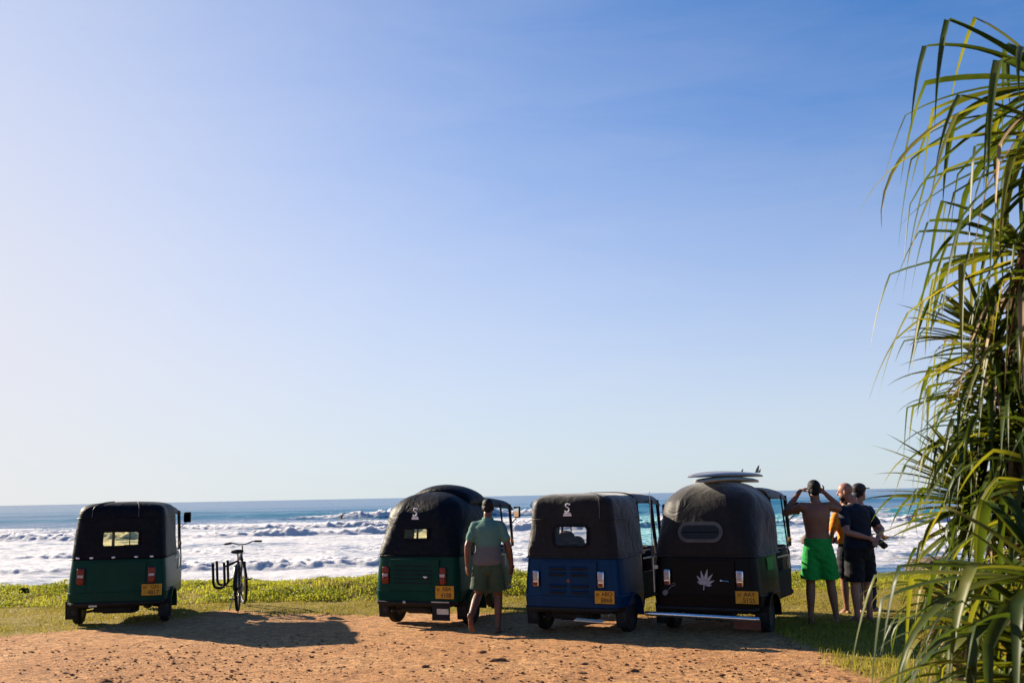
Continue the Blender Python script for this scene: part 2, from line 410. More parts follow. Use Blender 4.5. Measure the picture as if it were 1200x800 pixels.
# ------------------------------------------------------------------ shared materials
M = {}
M['green'] = paint('green_enamel', (0.0018, 0.040, 0.026)); M['blue'] = paint('blue_enamel', (0.0022, 0.029, 0.080)); M['black'] = paint('black_enamel', (0.004, 0.004, 0.005), 0.04)
M['canvas'] = canvas('black_canvas', (0.0038, 0.0038, 0.006)); M['canvas_brown'] = canvas('faded_canvas', (0.0095, 0.008, 0.0075), 0.5, 0.35)
M['rubber'] = simple('tyre_rubber', (0.018, 0.017, 0.016), 0.85, bump=0.4); M['under'] = simple('underbody', (0.02, 0.018, 0.016), 0.8, bump=0.3)
M['chrome'] = simple('chrome', (0.66, 0.66, 0.66), 0.25, 1.0, 0.08); M['rim'] = simple('dusty_rim', (0.035, 0.032, 0.03), 0.6, 0.3, 0.3); M['steel'] = simple('dull_steel', (0.35, 0.34, 0.33), 0.42, 1.0, 0.2)
M['alu'] = simple('silver_print', (0.34, 0.32, 0.33), 0.5, 0.0, 0.18, 30); M['dull_print'] = simple('dull_silver_print', (0.17, 0.16, 0.165), 0.6); M['white'] = simple('white_print', (0.78, 0.77, 0.78), 0.5, 0, 0.08)
M['red'] = simple('red_lens', (0.16, 0.008, 0.008), 0.18, 0, 0.2, 30, coat=0.5); M['clearlens'] = simple('pale_lens', (0.40, 0.34, 0.33), 0.2, 0, 0.15, 30, coat=0.5)
M['amber'] = simple('amber_lens', (0.7, 0.22, 0.02), 0.25, 0, 0.15, 30)
M['plate'] = simple('yellow_plate', (0.52, 0.25, 0.018), 0.5, 0, 0.14, 18); M['ink'] = simple('black_lettering', (0.03, 0.022, 0.02), 0.6)
M['seat'] = simple('vinyl_seat', (0.03, 0.026, 0.024), 0.5, bump=0.2, bscale=20); M['seat_brown'] = simple('brown_cover', (0.20, 0.09, 0.05), 0.8, bump=0.3, bscale=25)
M['glass'] = glass('tinted_windscreen', (0.40, 0.76, 0.78)); M['yellow_pane'] = glass('yellowed_plastic', (1.0, 0.93, 0.64), 0.15, 0.06)
M['clear_pane'] = glass('clear_plastic', (0.85, 0.85, 0.86), 0.05, 0.04); M['dark_pane'] = simple('dark_window', (0.008, 0.008, 0.009), 0.35)
M['clear_screen'] = glass('clear_windscreen', (0.95, 0.97, 0.96)); M['louver'] = simple('dark_slot', (0.008, 0.010, 0.016), 0.7); M['mirror'] = simple('mirror_face', (0.8, 0.8, 0.8), 0.03, 1.0, 0.02)
M['wood'] = simple('reddish_board', (0.16, 0.055, 0.035), 0.75, 0, 0.25, 12, 0.3, 30); M['sticker_green'] = simple('green_sticker', (0.02, 0.17, 0.03), 0.45, 0, 0.4, 20)
M['trim'] = simple('grey_trim', (0.07, 0.068, 0.066), 0.5)
M['cream'] = simple('cream_print', (0.58, 0.52, 0.40), 0.6)
M['grey_flap'] = simple('worn_flap', (0.03, 0.029, 0.028), 0.8, 0, 0.5, 14)

def text_mesh(s, size, mat, depth=0.001, align='CENTER'):
    cu = bpy.data.curves.new('lettering', 'FONT'); cu.body = s; cu.size = size; cu.extrude = depth; cu.align_x = align; cu.align_y = 'CENTER'; cu.space_character = 0.95
    cu.resolution_u = 3
    o = bpy.data.objects.new('lettering', cu); COL.objects.link(o)
    dg = bpy.context.evaluated_depsgraph_get(); me = bpy.data.meshes.new_from_object(o.evaluated_get(dg))
    bpy.data.objects.remove(o); me.name = 'lettering'; me.materials.clear(); me.materials.append(mat); return me

# ------------------------------------------------------------------ auto rickshaws
def ucurve(hw, yr, rc, yf, side=7, cor=7, rear=()):
    "U shaped footprint, open to the front: right front -> rear -> left front"
    p = [(hw, yf+(yr+rc-yf)*k/side) for k in range(side)]
    p += [(hw-rc+rc*math.cos(a), yr+rc-rc*math.sin(a)) for a in [math.pi/2*k/cor for k in range(cor)]]
    p += [(x, yr) for x in rear]
    q = [(-x, y) for x, y in reversed(p[:side+cor])]
    return p+q

def rickshaw(name, cfg, loc, heading):
    rz = -R(heading); root = empty(name, loc, rz)
    c = dict(paint='green', canvas='canvas', zs=1.48, zt=1.70, n=3.0, hs=0.535, win=(0.20, 1.13, 1.29), pane='yellow_pane', rc=0.16, zr=1.66, lean=0.06, wx=0.0)
    c.update(cfg); P = M[c['paint']]; CV = M[c['canvas']]
    # ---- tub
    rc = 0.13; mb = MB(); rings = []
    for z, hw, yr, yf in ((0.335, 0.600, -0.50, 0.40), (0.345, 0.625, -0.525, 0.42), (0.47, 0.635, -0.535, 0.44), (0.475, 0.628, -0.528, 0.44), (0.70, 0.618, -0.52, 0.44), (0.915, 0.600, -0.505, 0.44), (0.93, 0.590, -0.495, 0.43)):
        rings.append([(x, y, z) for x, y in ucurve(hw, yr, rc, yf, 4, 6, (0.3, 0, -0.3))])
    mb.rings(rings, True); body = mb.build('body', P, root, 0.5)
    # engine hatch on the rear face, 2 mm proud, with a recessed outline
    yb = -0.532
    hb = MB(); hb.box((0, yb-0.002, 0.69), (0.74, 0.012, 0.40)); hb.build('engine_hatch', P, root, 0.5, 0.004)
    # side panels, floor, nose
    sp = MB()
    for s in (-1, 1): sp.box((s*0.585, 0.80, 0.52 if s > 0 else 0.44), (0.03, 0.74, 0.34 if s > 0 else 0.16))
    sp.box((0, 0.9, 0.37), (1.13, 1.0, 0.05)); sp.build('side_panel', M['under'] if c['paint'] != 'green' else P, root, 0.5, 0.008)
    nm_ = MB(); rr = []
    for y, hw, z0, z1 in ((1.35, 0.52, 0.34, 0.97), (1.62, 0.50, 0.35, 0.97), (1.85, 0.42, 0.42, 0.94), (2.02, 0.30, 0.50, 0.86), (2.10, 0.16, 0.56, 0.80)):
        ring = []
        for k in range(20):
            a = 2*math.pi*k/20; cx, sx = math.cos(a), math.sin(a)
            ring.append((hw*math.copysign(abs(cx)**0.45, cx), y, (z0+z1)/2+(z1-z0)/2*math.copysign(abs(sx)**0.45, sx)))
        rr.append(ring)
    nm_.rings(rr, True); nose = nm_.build('nose', P, root, 0.7)
    hl = MB(); hl.ball((0, 2.09, 0.70), (0.085, 0.05, 0.085)); hl.build('headlight', M['clearlens'], root)
    # ---- canopy shell
    ww, wz0, wz1 = c['win']; wx = c['wx']; zs, zt, n = c['zs'], c['zt'], c['n']; yf = 0.56
    rear = [0.34, wx+ww, wx+ww*0.33, wx-ww*0.33, wx-ww, -0.34]
    walls = sorted([0.925, 1.0, 1.06, wz0, (wz0+wz1)/2, wz1, (wz1+zs)/2 if zs-wz1 > 0.08 else wz1+0.02, zs-0.015, zs])
    V = []; nu = len(ucurve(.6, -.5, .1, yf, 7, 7, rear)); rg = random.Random(name+str(heading))
    ph = [rg.uniform(0, 6) for _ in range(6)]
    def fold(x, y, z):
        return 0.012*math.sin(9*x+5*z+ph[0])*math.sin(7*y+6*z+ph[1]) + 0.006*math.sin(23*y-17*z+ph[2]) * (1 if abs(x) > .45 else .4)
    def put(x, y, z, k=1.0):
        l = math.hypot(x, y-0.1)+1e-6; d = fold(x, y, z)*k
        V.append((x+x/l*d, y+(y-0.1)/l*d*0.7, z+d*0.5*(z > zs)))
    lastU = None
    for z in walls:
        t = (z-0.925)/(zs-0.925); hw = 0.612+(c['hs']-0.612)*t; yr = -0.512+c['lean']*t + (c.get('belly', 0)*math.sin(t*math.pi))*-1
        lastU = ucurve(hw, yr, rc+(c['rc']-rc)*t, yf, 7, 7, rear)
        for x, y in lastU: put(x, y, z, 0.3+0.7*t)
    nd = 9
    for k in range(1, nd+1):
        f = (k/nd)**1.6 if n > 2.6 else (k/nd)**1.4
        zz = zs+(zt-zs)*(1-(1-f)**n)**(1/n)
        for x, y in lastU:
            sy = min(max(y, -0.44+c['lean']+c.get('spine', 0.42)), yf)
            put(x*(1-f), y+(sy-y)*f, zz, 0.8*(1-f)+0.15)
    nl = len(walls)+nd; i0 = 14
    F = []
    wi = [k for k, x in enumerate(rear)]
    iw0, iw1 = 14+1, 14+4
    zi0, zi1 = walls.index(wz0), walls.index(wz1)
    for k in range(nl-1):
        for i in range(nu-1):
            if iw0 <= i < iw1 and zi0 <= k < zi1: continue
            F.append((k*nu+i, k*nu+i+1, (k+1)*nu+i+1, (k+1)*nu+i))
    mb = MB(); mb.add(V, F); can = mb.build('canopy', CV, root, 1.0)
    sol = can.modifiers.new('thick', 'SOLIDIFY'); sol.thickness = 0.012; sol.offset = -1
    ss = can.modifiers.new('sub', 'SUBSURF'); ss.levels = ss.render_levels = 1; ss.boundary_smooth = 'PRESERVE_CORNERS'
    if c.get('crease', True):
        for m_ in can.modifiers:
            pass
    # roof over the driver
    zr = c['zr']; mb = MB(); rr = []
    for y, dz, hw in ((0.50, 0.02, 0.53), (0.9, 0.02, 0.52), (1.3, 0.0, 0.51), (1.58, -0.02, 0.50), (1.70, -0.05, 0.485), (1.76, -0.10, 0.47), (1.77, -0.13, 0.465)):
        ring = []
        for k in range(15):
            q = -1+2*k/14; x = hw*math.copysign(1-(1-abs(q))**1.7, q); zz = zr+dz-0.15*(abs(q)**4.5)*(1 if y < 1.75 else .45)
            ring.append((x, y, zz+0.012*math.sin(5*y+4*x+ph[3])*(1-abs(q))))
        rr.append(ring)
    mb.rings(rr, False, False); rf = mb.build('roof', CV, root, 1.0)
    sol = rf.modifiers.new('thick', 'SOLIDIFY'); sol.thickness = 0.014; sol.offset = -1
    rf.modifiers.new('sub', 'SUBSURF').render_levels = 1
    def domey(z):
        q_ = (z-zs)/(zt-zs); f_ = 1-(1-q_**n)**(1/n); y0_ = rear_y(zs); return y0_+(-0.44+c['lean']+c.get('spine', 0.42)-y0_)*f_
    c['domey'] = domey
    # ---- seams and piping
    def rear_y(z):
        t = (z-0.925)/(zs-0.925); return -0.512+c['lean']*t-c.get('belly', 0)*math.sin(t*math.pi)
    def Upt(z, off=0.004):
        t = (z-0.925)/(zs-0.925); hw = 0.612+(c['hs']-0.612)*t
        return ucurve(hw+off, rear_y(z)-off, rc+(c['rc']-rc)*t, yf, 7, 7, (0.34, 0.1, -0.1, -0.34))
    mb = MB(); mb.tube([(x, y, 0.932) for x, y in Upt(0.932)], 0.009, 6); mb.build('hem', CV, root)
    if c.get('band'):
        mb = MB(); mb.tube([(x, y, zs-0.004) for x, y in Upt(zs, 0.001)], (0.008), 6); mb.build('seam', CV, root)
        for xs in c['band']:
            pts = []
            for k in range(0, 8):
                f = (k/9)**1.6*1.0; zz = zs+(zt-zs)*(1-(1-f)**n)**(1/n); x = xs*(1-f)
                y0 = rear_y(zs); pts.append((x+ (0.06 if xs > 0 else -0.02)*k/7, y0+((-0.44+c['lean']+c.get('spine', .42))-y0)*f-0.004, zz+0.006))
            mb = MB(); mb.tube(pts, 0.006, 6); mb.build('seam', M['trim'], root)
    # ---- rear window: frame ring and pane (a sub-part)
    cx, cz, hwx, hz = wx, (wz0+wz1)/2, ww, (wz1-wz0)/2
    def rrect(hx, hz_, r_, n_=6):
        o = []
        for sx, sz, a0 in ((1, 1, 0), (-1, 1, 90), (-1, -1, 180), (1, -1, 270)):
            for k in range(n_+1):
                a = R(a0+90*k/n_); o.append((cx+sx*(hx-r_)+r_*math.cos(a), cz+sz*(hz_-r_)+r_*math.sin(a)))
        return o
    rw = c.get('wr', 0.03); g = c.get('wframe', 0.016); gx_ = c.get('wgrow', (0, 0))
    fy = lambda z, o: rear_y(z)-o
    a_ = rrect(hwx+gx_[0]-0.012, hz+gx_[1]-0.012, max(rw-0.012, .005)); b_ = rrect(hwx+gx_[0]+g, hz+gx_[1]+g, rw+g)
    mb = MB(); nn = len(a_); r1 = [(x, fy(z, 0.004), z) for x, z in a_]; r2 = [(x, fy(z, 0.016), z) for x, z in a_]; r3 = [(x, fy(z, 0.016), z) for x, z in b_]; r4 = [(x, fy(z, -0.004), z) for x, z in b_]
    mb.rings([r1, r2, r3, r4], False); wf = mb.build('rear_window', M[c.get('wmat', 'canvas')], root, 0.6)
    mb = MB(); poly = rrect(hwx+gx_[0]-0.006, hz+gx_[1]-0.006, rw)
    off = c.get('pane_off', 0.0); mb.add([(x, fy(z, off+0.002), z) for x, z in poly]+[(x, fy(z, off-0.002), z) for x, z in poly], [tuple(range(nn)), tuple(range(2*nn-1, nn-1, -1))]+[(i, (i+1) % nn, nn+(i+1) % nn, nn+i) for i in range(nn)])
    mb.build('pane', M[c['pane']], wf, 0.5)
    for xb in c.get('bars', ()):
        mb = MB(); mb.box((xb, fy(cz, -0.02), cz), (0.012, 0.012, 2*hz)); mb.build('window_bar', M['ink'], wf)
    # ---- lamps
    for s in (-1, 1):
        x = s*c.get('lx', 0.43); z = c.get('lz', 0.69)
        if c.get('chrome_lamps'):
            mb = MB(); mb.box((x, yb-0.018, z), (0.082, 0.045, 0.19)); tl = mb.build('tail_light', M['chrome'], root, 0.5, 0.012)
            for k, (dz, hh_, mt) in enumerate(((0.052, 0.062, 'clearlens'), (-0.005, 0.045, 'clearlens'), (-0.063, 0.042, 'red'))):
                mb = MB(); mb.box((x, yb-0.043, z+dz), (0.058, 0.012, hh_)); mb.build('lens', M[mt], tl, 0.5, 0.004)
        else:
            mb = MB(); mb.box((x, yb-0.012, z), (0.095, 0.03, 0.22)); tl = mb.build('tail_light', M['red'], root, 0.5, 0.012)
            for dz, hh_, mt in ((0.065, 0.075, 'red'), (0.002, 0.04, 'clearlens'), (-0.062, 0.07, 'red')):
                mb = MB(); mb.box((x, yb-0.032, z+dz), (0.075, 0.014, hh_)); mb.build('lens', M[mt], tl, 0.5, 0.006)
    # ---- number plate
    px, pz, pw, phh = c['plate']; mb = MB(); mb.box((px, yb-0.02, pz), (pw, 0.008, phh)); pl = mb.build('number_plate', M['plate'], root, 0.5, 0.003)
    for s_, dx, dz, sz in c['text']:
        t = link('lettering', text_mesh(s_, sz, M['ink'], 0.0012), pl); t.location = (px+dx, yb-0.0248, pz+dz); t.rotation_euler = (R(90), 0, 0)
    # ---- wheels
    def wheel(x, y, lean=0):
        wp = empty('wheel', (x, y, 0.205)); wp.parent = root
        prof = [(0.105, -0.05), (0.150, -0.057), (0.185, -0.054), (0.203, -0.036), (0.206, 0.0), (0.203, 0.036), (0.185, 0.054), (0.150, 0.057), (0.105, 0.05)]
        mb = MB(); mb.rings([[(dx, r*math.cos(a), r*math.sin(a)) for a in [2*math.pi*i/28 for i in range(28)]] for r, dx in prof], False)
        mb.build('tyre', M['rubber'], wp, 0.6)
        mb = MB(); mb.rings([[(dx, r*math.cos(a), r*math.sin(a)) for a in [2*math.pi*i/20 for i in range(20)]] for r, dx in ((0.108, -0.05), (0.10, -0.03), (0.05, -0.02), (0.03, -0.05), (0.03, 0.05), (0.05, 0.02), (0.10, 0.03), (0.108, 0.05))], True)
        mb.build('rim', M['rim'], wp, 0.5); return wp
    wheel(-0.565, 0); wheel(0.565, 0); wheel(0, 1.98)
    for s in (-1, 1):
        mb = MB(); o_ = [(0.295*math.cos(a)+0.0, 0.225+0.265*math.sin(a)) for a in [R(-8+196*k/16) for k in range(17)]]
        i_ = [(0.275*math.cos(a), 0.225+0.245*math.sin(a)) for a in [R(188-196*k/16) for k in range(17)]]
        poly = o_+i_; xs = sorted((s*0.52, s*0.672)); nn = len(poly)
        mb.rings([[(xs[0], y, z) for y, z in poly], [(xs[1], y, z) for y, z in poly]], False)
        for k in range(16):
            q = [(xs[0] if s < 0 else xs[1], *poly[k]), (xs[0] if s < 0 else xs[1], *poly[k+1]), (xs[0] if s < 0 else xs[1], *poly[nn-2-k]), (xs[0] if s < 0 else xs[1], *poly[nn-1-k])]
            mb.add(q, [(0, 1, 2, 3)])
        mb.build('fender', P, root, 0.6)
        mb = MB(); mb.box((s*0.595, -0.30, 0.225), (0.165, 0.012, 0.25), (R(6), 0, 0)); fl_ = mb.build('mud_flap', M['rubber'], root, 0.5, 0.003)
        mb = MB(); mb.box((s*0.595, -0.3115, 0.215), (0.12, 0.003, 0.12), (R(6), 0, 0)); mb.build('flap_print', M['grey_flap'], fl_)
    mb = MB(); o_ = [(1.98+0.265*math.cos(a), 0.215+0.25*math.sin(a)) for a in [R(10+170*k/12) for k in range(13)]]
    rr = [[(-0.085, y, z), (-0.06, y, z+0.02), (0.06, y, z+0.02), (0.085, y, z)] for y, z in o_]; mb.rings(rr, False, False)
    ff = mb.build('front_fender', P, root, 0.6); ff.modifiers.new('thick', 'SOLIDIFY').thickness = 0.008
    # ---- underside
    mb = MB(); mb.box((0, -0.30, 0.305), (0.98, 0.36, 0.07)); mb.box((0.02, -0.22, 0.24), (0.42, 0.30, 0.14)); mb.box((0, 0.5, 0.31), (0.5, 1.8, 0.06))
    mb.tube([(-0.56, 0, 0.22), (-0.2, 0.0, 0.27)], 0.03, 8); mb.tube([(0.56, 0, 0.22), (0.2, 0.0, 0.27)], 0.03, 8)
    mb.build('engine', M['under'], root, 0.5, 0.01)
    mb = MB(); mb.tube([(-0.30, -0.34, 0.235), (0.18, -0.36, 0.215)], 0.05, 12); mb.tube([(-0.30, -0.38, 0.22), (-0.36, -0.50, 0.215)], 0.018, 8); mb.build('silencer', M['under'], root)
    mb = MB(); mb.tube([(-0.60, -0.46, 0.33), (-0.55, -0.535, 0.32), (0.55, -0.535, 0.32), (0.60, -0.46, 0.33)], 0.022, 8); mb.build('rear_bumper', M['under'], root)
    # ---- cab: seats, dash, handlebar, pillars, windscreen, mirrors
    mb = MB(); mb.box((0, 0.28, 0.62), (0.98, 0.46, 0.16)); mb.build('rear_seat', M['seat'], root, 0.5, 0.03)
    mb = MB(); mb.box((0, 0.02, 0.86), (0.98, 0.12, 0.44), (R(-10), 0, 0)); mb.build('rear_backrest', M['seat'], root, 0.5, 0.03)
    mb = MB(); mb.box((0, 1.02, 0.66), (0.42, 0.34, 0.12)); mb.box((0, 1.02, 0.48), (0.34, 0.26, 0.24)); mb.build('driver_seat', M['seat'], root, 0.5, 0.03)
    mb = MB(); mb.box((0, 0.84, 0.90 + c.get('dback', 0)), (0.40, 0.07, 0.34)); mb.build('driver_backrest', M[c.get('dmat', 'seat')], root, 0.5, 0.03)
    mb = MB(); mb.tube([(-0.34, 1.36, 0.97), (-0.12, 1.42, 0.99), (0.12, 1.42, 0.99), (0.34, 1.36, 0.97)], 0.014, 8); mb.tube([(0, 1.42, 0.99), (0, 1.6, 0.8)], 0.02, 8)
    for s in (-1, 1): mb.tube([(s*0.30, 1.372, 0.974), (s*0.40, 1.345, 0.965)], 0.022, 8)
    mb.build('handlebar', M['ink'], root)
    mb = MB(); mb.box((0, 1.53, 0.93), (0.9, 0.14, 0.09)); mb.build('dashboard', M['trim'], root, 0.5, 0.015)
    for s in (-1, 1):
        mb = MB(); mb.tube([(s*0.49, 1.66, 0.95), (s*0.475, 1.60, zr-0.10)], (0.022), 8); mb.build('pillar', M['ink'], root)
        mb = MB(); mb.tube([(s*0.585, 0.58, 0.40), (s*0.565, 0.58, 1.0), (s*0.525, 0.575, zr-0.12)], 0.017, 8); mb.build('post', M['ink'], root)
    if c.get('post', 0.010):
        mb = MB(); mb.tube([(0.585, 1.16, 0.86), (0.535, 1.12, zr-0.09)], c.get('post', 0.010), 8); mb.build('post', M['ink'], root)
    mb = MB(); mb.tube([(0.575, 0.58, 0.86), (0.585, 1.15, 0.86)], 0.012, 8); mb.tube([(0.585, 1.15, 0.45), (0.585, 1.15, 0.87)], 0.014, 8); mb.build('grab_rail', M['steel'], root)
    mb = MB()
    a_, b_ = (1.664, 0.95), (1.602, zr-0.13)
    mb.add([(-0.47, a_[0], a_[1]), (0.47, a_[0], a_[1]), (0.458, b_[0], b_[1]), (-0.458, b_[0], b_[1])], [(0, 1, 2, 3)]); ws = mb.build('windscreen', M[c.get('screen', 'glass')], root, 0.5)
    mb = MB(); mb.tube([(-0.475, *a_), (0.475, *a_), (0.46, *b_), (-0.46, *b_)], 0.016, 6, closed=True); mb.tube([(0.0, *a_), (0.0, *b_)], 0.010, 6); mb.build('windscreen_frame', M['ink'], ws)
    for s in (-1, 1):
        mb = MB(); mb.box((s*0.42, 1.35, 0.66), (0.18, 0.5, 0.56)); mb.build('cab_side', M['ink'] if c['paint'] != 'green' else P, root, 0.5, 0.05)
    for s in (-1, 1):
        mb = MB(); mb.tube([(s*0.48, 1.64, 1.28), (s*0.58, 1.60, 1.36), (s*0.60, 1.59, 1.42)], 0.008, 6); ar = mb.build('mirror_arm', M['ink'], root)
        mb = MB(); mb.box((s*0.605, 1.585, 1.455), (0.115, 0.035, 0.165), (0, 0, R(-14*s))); mr = mb.build('mirror', M['ink'], ar, 0.5, 0.014)
        mb = MB(); mb.box((s*0.605-0.0045*s, 1.567, 1.455), (0.092, 0.004, 0.14), (0, 0, R(-14*s))); mb.build('mirror_glass', M['mirror'], mr, 0.5)
    mb = MB(); mb.ball((0.512, 1.58, 1.04), (0.02, 0.028, 0.038)); mb.build('side_indicator', M['amber'], root)
    tag(root, c['label'], 'auto rickshaw', 'auto rickshaws parked facing the sea')
    return root, c, yb, rear_y

def part(root, name, mb, mat, **k): return mb.build(name, mat, root, **k)

def badge(root, x, z, y, s=1.0):
    "small white hood badge: a curled figure on a flat base"
    mb = MB()
    S_ = [(.030, .080), (.012, .098), (-.016, .094), (-.026, .072), (-.008, .052), (.018, .040), (.030, .016), (.014, -.008), (-.018, -.012), (-.038, .004)]
    mb.tube([(x+s*a_, y, z+s*b_) for a_, b_ in S_], [(0.014*s, 0.006)]*len(S_), 6); mb.tube([(x-s*.045, y, z-s*.030), (x+s*.045, y, z-s*.030)], 0.010*s, 6)
    mb.box((x, y, z-0.058*s), (0.12*s, 0.008, 0.026*s)); mb.ball((x+s*0.034, y, z+0.088*s), (0.014*s, 0.007, 0.014*s), 8, 5)
    return part(root, 'badge', mb, M['white'], smooth=0.6)

# the boxy green one on the left
t1, c1, yb, ry = rickshaw('auto_rickshaw', dict(paint='green', zs=1.50, zt=1.72, n=3.4, hs=0.572, win=(0.235, 1.10, 1.305), wx=0.03, pane='yellow_pane', screen='clear_screen', lx=0.45, bars=(0.14,), band=(0.24, -0.36), zr=1.66,
    plate=(0.46, 0.495, 0.26, 0.155), text=[('SP', -0.085, 0.03, 0.055), ('GH', 0.035, 0.037, 0.075), ('4817', 0.02, -0.037, 0.078)], lz=0.70,
    label='green auto rickshaw with boxy black hood standing apart beside the bicycle'), (-5.70, 14.80, 0), -10); t1.scale = (1.05, 1.0, 1.0)
for xs in (-0.50, -0.33, -0.05, 0.24, 0.44):
    mb = MB(); mb.ball((xs, -0.522, 0.950), (0.026, 0.010, 0.014), 8, 5); part(t1, 'stud', mb, M['white'])
mb = MB(); mb.box((-0.28, -0.545, 0.30), (0.10, 0.012, 0.035)); part(t1, 'reflector', mb, M['cream'])

# the round-hooded green one with a rolled tarpaulin
t2, c2, yb, ry = rickshaw('auto_rickshaw', dict(paint='green', zs=1.36, zt=1.775, n=2.15, hs=0.585, win=(0.19, 1.15, 1.29), wx=-0.01, screen='clear_screen', rc=0.31, pane='yellow_pane', bars=(0.15,), post=0.014, zr=1.67, lean=0.07, spine=0.5, wr=0.025,
    plate=(0.46, 0.47, 0.27, 0.165), text=[('SP', -0.09, 0.03, 0.05), ('ABA', 0.03, 0.04, 0.075), ('4188', 0.02, -0.04, 0.085)], lz=0.68,
    label='green auto rickshaw with round black hood and rolled tarpaulin, beside the walking man'), (-1.15, 14.03, 0), 23)
mb = MB(); rr = []
for k in range(9):
    a = math.pi*k/8; y = 0.12+0.62*k/8; h_ = 0.10*math.sin(a)**0.6
    rr.append([(0.50*math.cos(q)*(1-.0*k), y+0.03*math.sin(3*q), 1.70+(h_+0.075)*max(0, math.sin(q))**0.55-0.14*(1-max(0, math.sin(q)))) for q in [math.pi*i/18 for i in range(19)]])
mb.rings(rr, False, False); hr = part(t2, 'rolled_tarpaulin', mb, M['canvas'], smooth=1.2); hr.modifiers.new('t', 'SOLIDIFY').thickness = 0.02
badge(t2, -0.03, 1.47, c2['domey'](1.47)-0.02, 0.88)
for k in range(5):
    mb = MB(); mb.box((-0.02, yb-0.012, 0.58+k*0.055), (0.56, 0.010, 0.014)); part(t2, 'louver', mb, M['louver'])
mb = MB(); mb.ball((0.17, yb-0.018, 0.66), (0.035, 0.014, 0.018), 8, 5); part(t2, 'latch', mb, M['chrome'])
mb = MB(); mb.box((0.40, -0.545, 0.225), (0.26, 0.014, 0.23)); lf = part(t2, 'hanging_flap', mb, M['rubber'], bevel=0.004)
mb = MB(); mb.box((0.43, -0.5535, 0.225), (0.17, 0.004, 0.07)); part(lf, 'flap_plate', mb, M['cream'])
mb = MB(); mb.box((0.40, -0.56, 0.345), (0.26, 0.02, 0.016)); part(lf, 'flap_rail', mb, M['steel'])
mb = MB(); mb.ball((-0.14, -0.56, 0.335), (0.025, 0.014, 0.02), 8, 5); part(t2, 'plate_lamp', mb, M['clearlens'])

# the blue one
t3, c3, yb, ry = rickshaw('auto_rickshaw', dict(paint='blue', canvas='canvas_brown', zs=1.40, zt=1.715, n=4.2, spine=0.30, hs=0.56, win=(0.225, 1.07, 1.315), wx=0.02, wr=0.055, pane='clear_pane', bars=(0.02,), band=(0.40,), zr=1.70, rc=0.12, wmat='canvas',
    plate=(0.47, 0.475, 0.25, 0.15), text=[('SP', -0.085, 0.025, 0.05), ('ABQ', 0.03, 0.035, 0.07), ('8868', 0.025, -0.037, 0.078)], lz=0.68, chrome_lamps=True, post=0.026, dback=0.16, dmat='seat_brown',
    label='blue auto rickshaw with louvred rear panel and faded black hood'), (0.87, 12.97, 0), 26)
for sx in (-0.145, 0.145):
    for z in (0.80, 0.73, 0.59, 0.52):
        mb = MB(); mb.box((sx, yb-0.009, z), (0.21, 0.008, 0.036)); lv = part(t3, 'louver', mb, M['louver'])
        mb = MB(); mb.box((sx, yb-0.017, z+0.016), (0.22, 0.022, 0.010), (R(25), 0, 0)); part(lv, 'louver_lip', mb, M['blue'])
mb = MB(); mb.ball((0, yb-0.012, 0.66), (0.022, 0.010, 0.022), 10, 6); part(t3, 'latch', mb, M['wood'])
badge(t3, -0.02, 1.50, c3['domey'](1.50)-0.018, 0.9)
mb = MB(); rr = []
mb.ball((-0.50, 0.60, 1.11), (0.13, 0.10, 0.11), 14, 9); mb.ball((-0.36, 0.62, 1.05), (0.12, 0.09, 0.10), 14, 9); mb.ball((-0.38, 0.6, 0.93), (0.26, 0.12, 0.14), 14, 9)
part(t3, 'headrest', mb, M['seat_brown'])
mb = MB(); mb.box((0.28, -0.60, 0.205), (0.36, 0.09, 0.012), (R(8), R(2), 0)); part(t3, 'tow_board', mb, M['cream'])

# the black one
t4, c4, yb, ry = rickshaw('auto_rickshaw', dict(paint='black', canvas='canvas_brown', zs=1.38, zt=1.83, n=2.2, hs=0.60, win=(0.15, 1.16, 1.28), wx=-0.02, wgrow=(0.09, 0.035), wr=0.093, wframe=0.028, wmat='trim', rc=0.36, pane='dark_pane', pane_off=0.013, zr=1.73, lean=0.05, spine=0.52, belly=0.02,
    plate=(0.50, 0.47, 0.26, 0.145), text=[('SP', -0.085, 0.025, 0.05), ('AAY', 0.03, 0.033, 0.068), ('5155', 0.025, -0.036, 0.075)], lz=0.68, chrome_lamps=True,
    label='black auto rickshaw with silver leaf emblem and two surfboards on its roof'), (2.50, 12.72, 0), 29); t4.scale = (1.05, 1.0, 1.0)
mb = MB(); pts = [(-0.66, -0.68, 0.26), (-0.60, -0.70, 0.26), (0.60, -0.70, 0.245), (0.66, -0.68, 0.245)]
mb.tube(pts, 0.028, 12); bb = part(t4, 'bumper_bar', mb, M['chrome'])
mb = MB(); mb.tube([(-0.35, -0.70, 0.26), (-0.35, -0.4, 0.29)], 0.018, 8); mb.tube([(0.35, -0.70, 0.25), (0.35, -0.4, 0.29)], 0.018, 8); part(bb, 'bracket', mb, M['under'])
mb = MB(); mb.box((0.48, -0.52, 0.165), (0.30, 0.014, 0.13)); part(t4, 'hanging_board', mb, M['wood'], bevel=0.004)
mb = MB()
for a, L in ((-78, .09), (-52, .135), (-25, .17), (0, .19), (25, .17), (52, .135), (78, .09)):
    d = Vector((math.sin(R(a+14)), 0, math.cos(R(a+14)))); sd = Vector((d.z, 0, -d.x)); o_ = Vector((0.01, yb-0.010, 0.60))
    ln = [(0, .003), (.2, .007), (.5, .017), (.75, .011), (1, .001)]
    up_ = [o_+d*(L*t)+sd*w_ for t, w_ in ln]; dn_ = [o_+d*(L*t)-sd*w_ for t, w_ in reversed(ln)]
    poly = [(p.x, p.z) for p in up_+dn_]; mb.prism(poly, o_.y-0.003, o_.y+0.003)
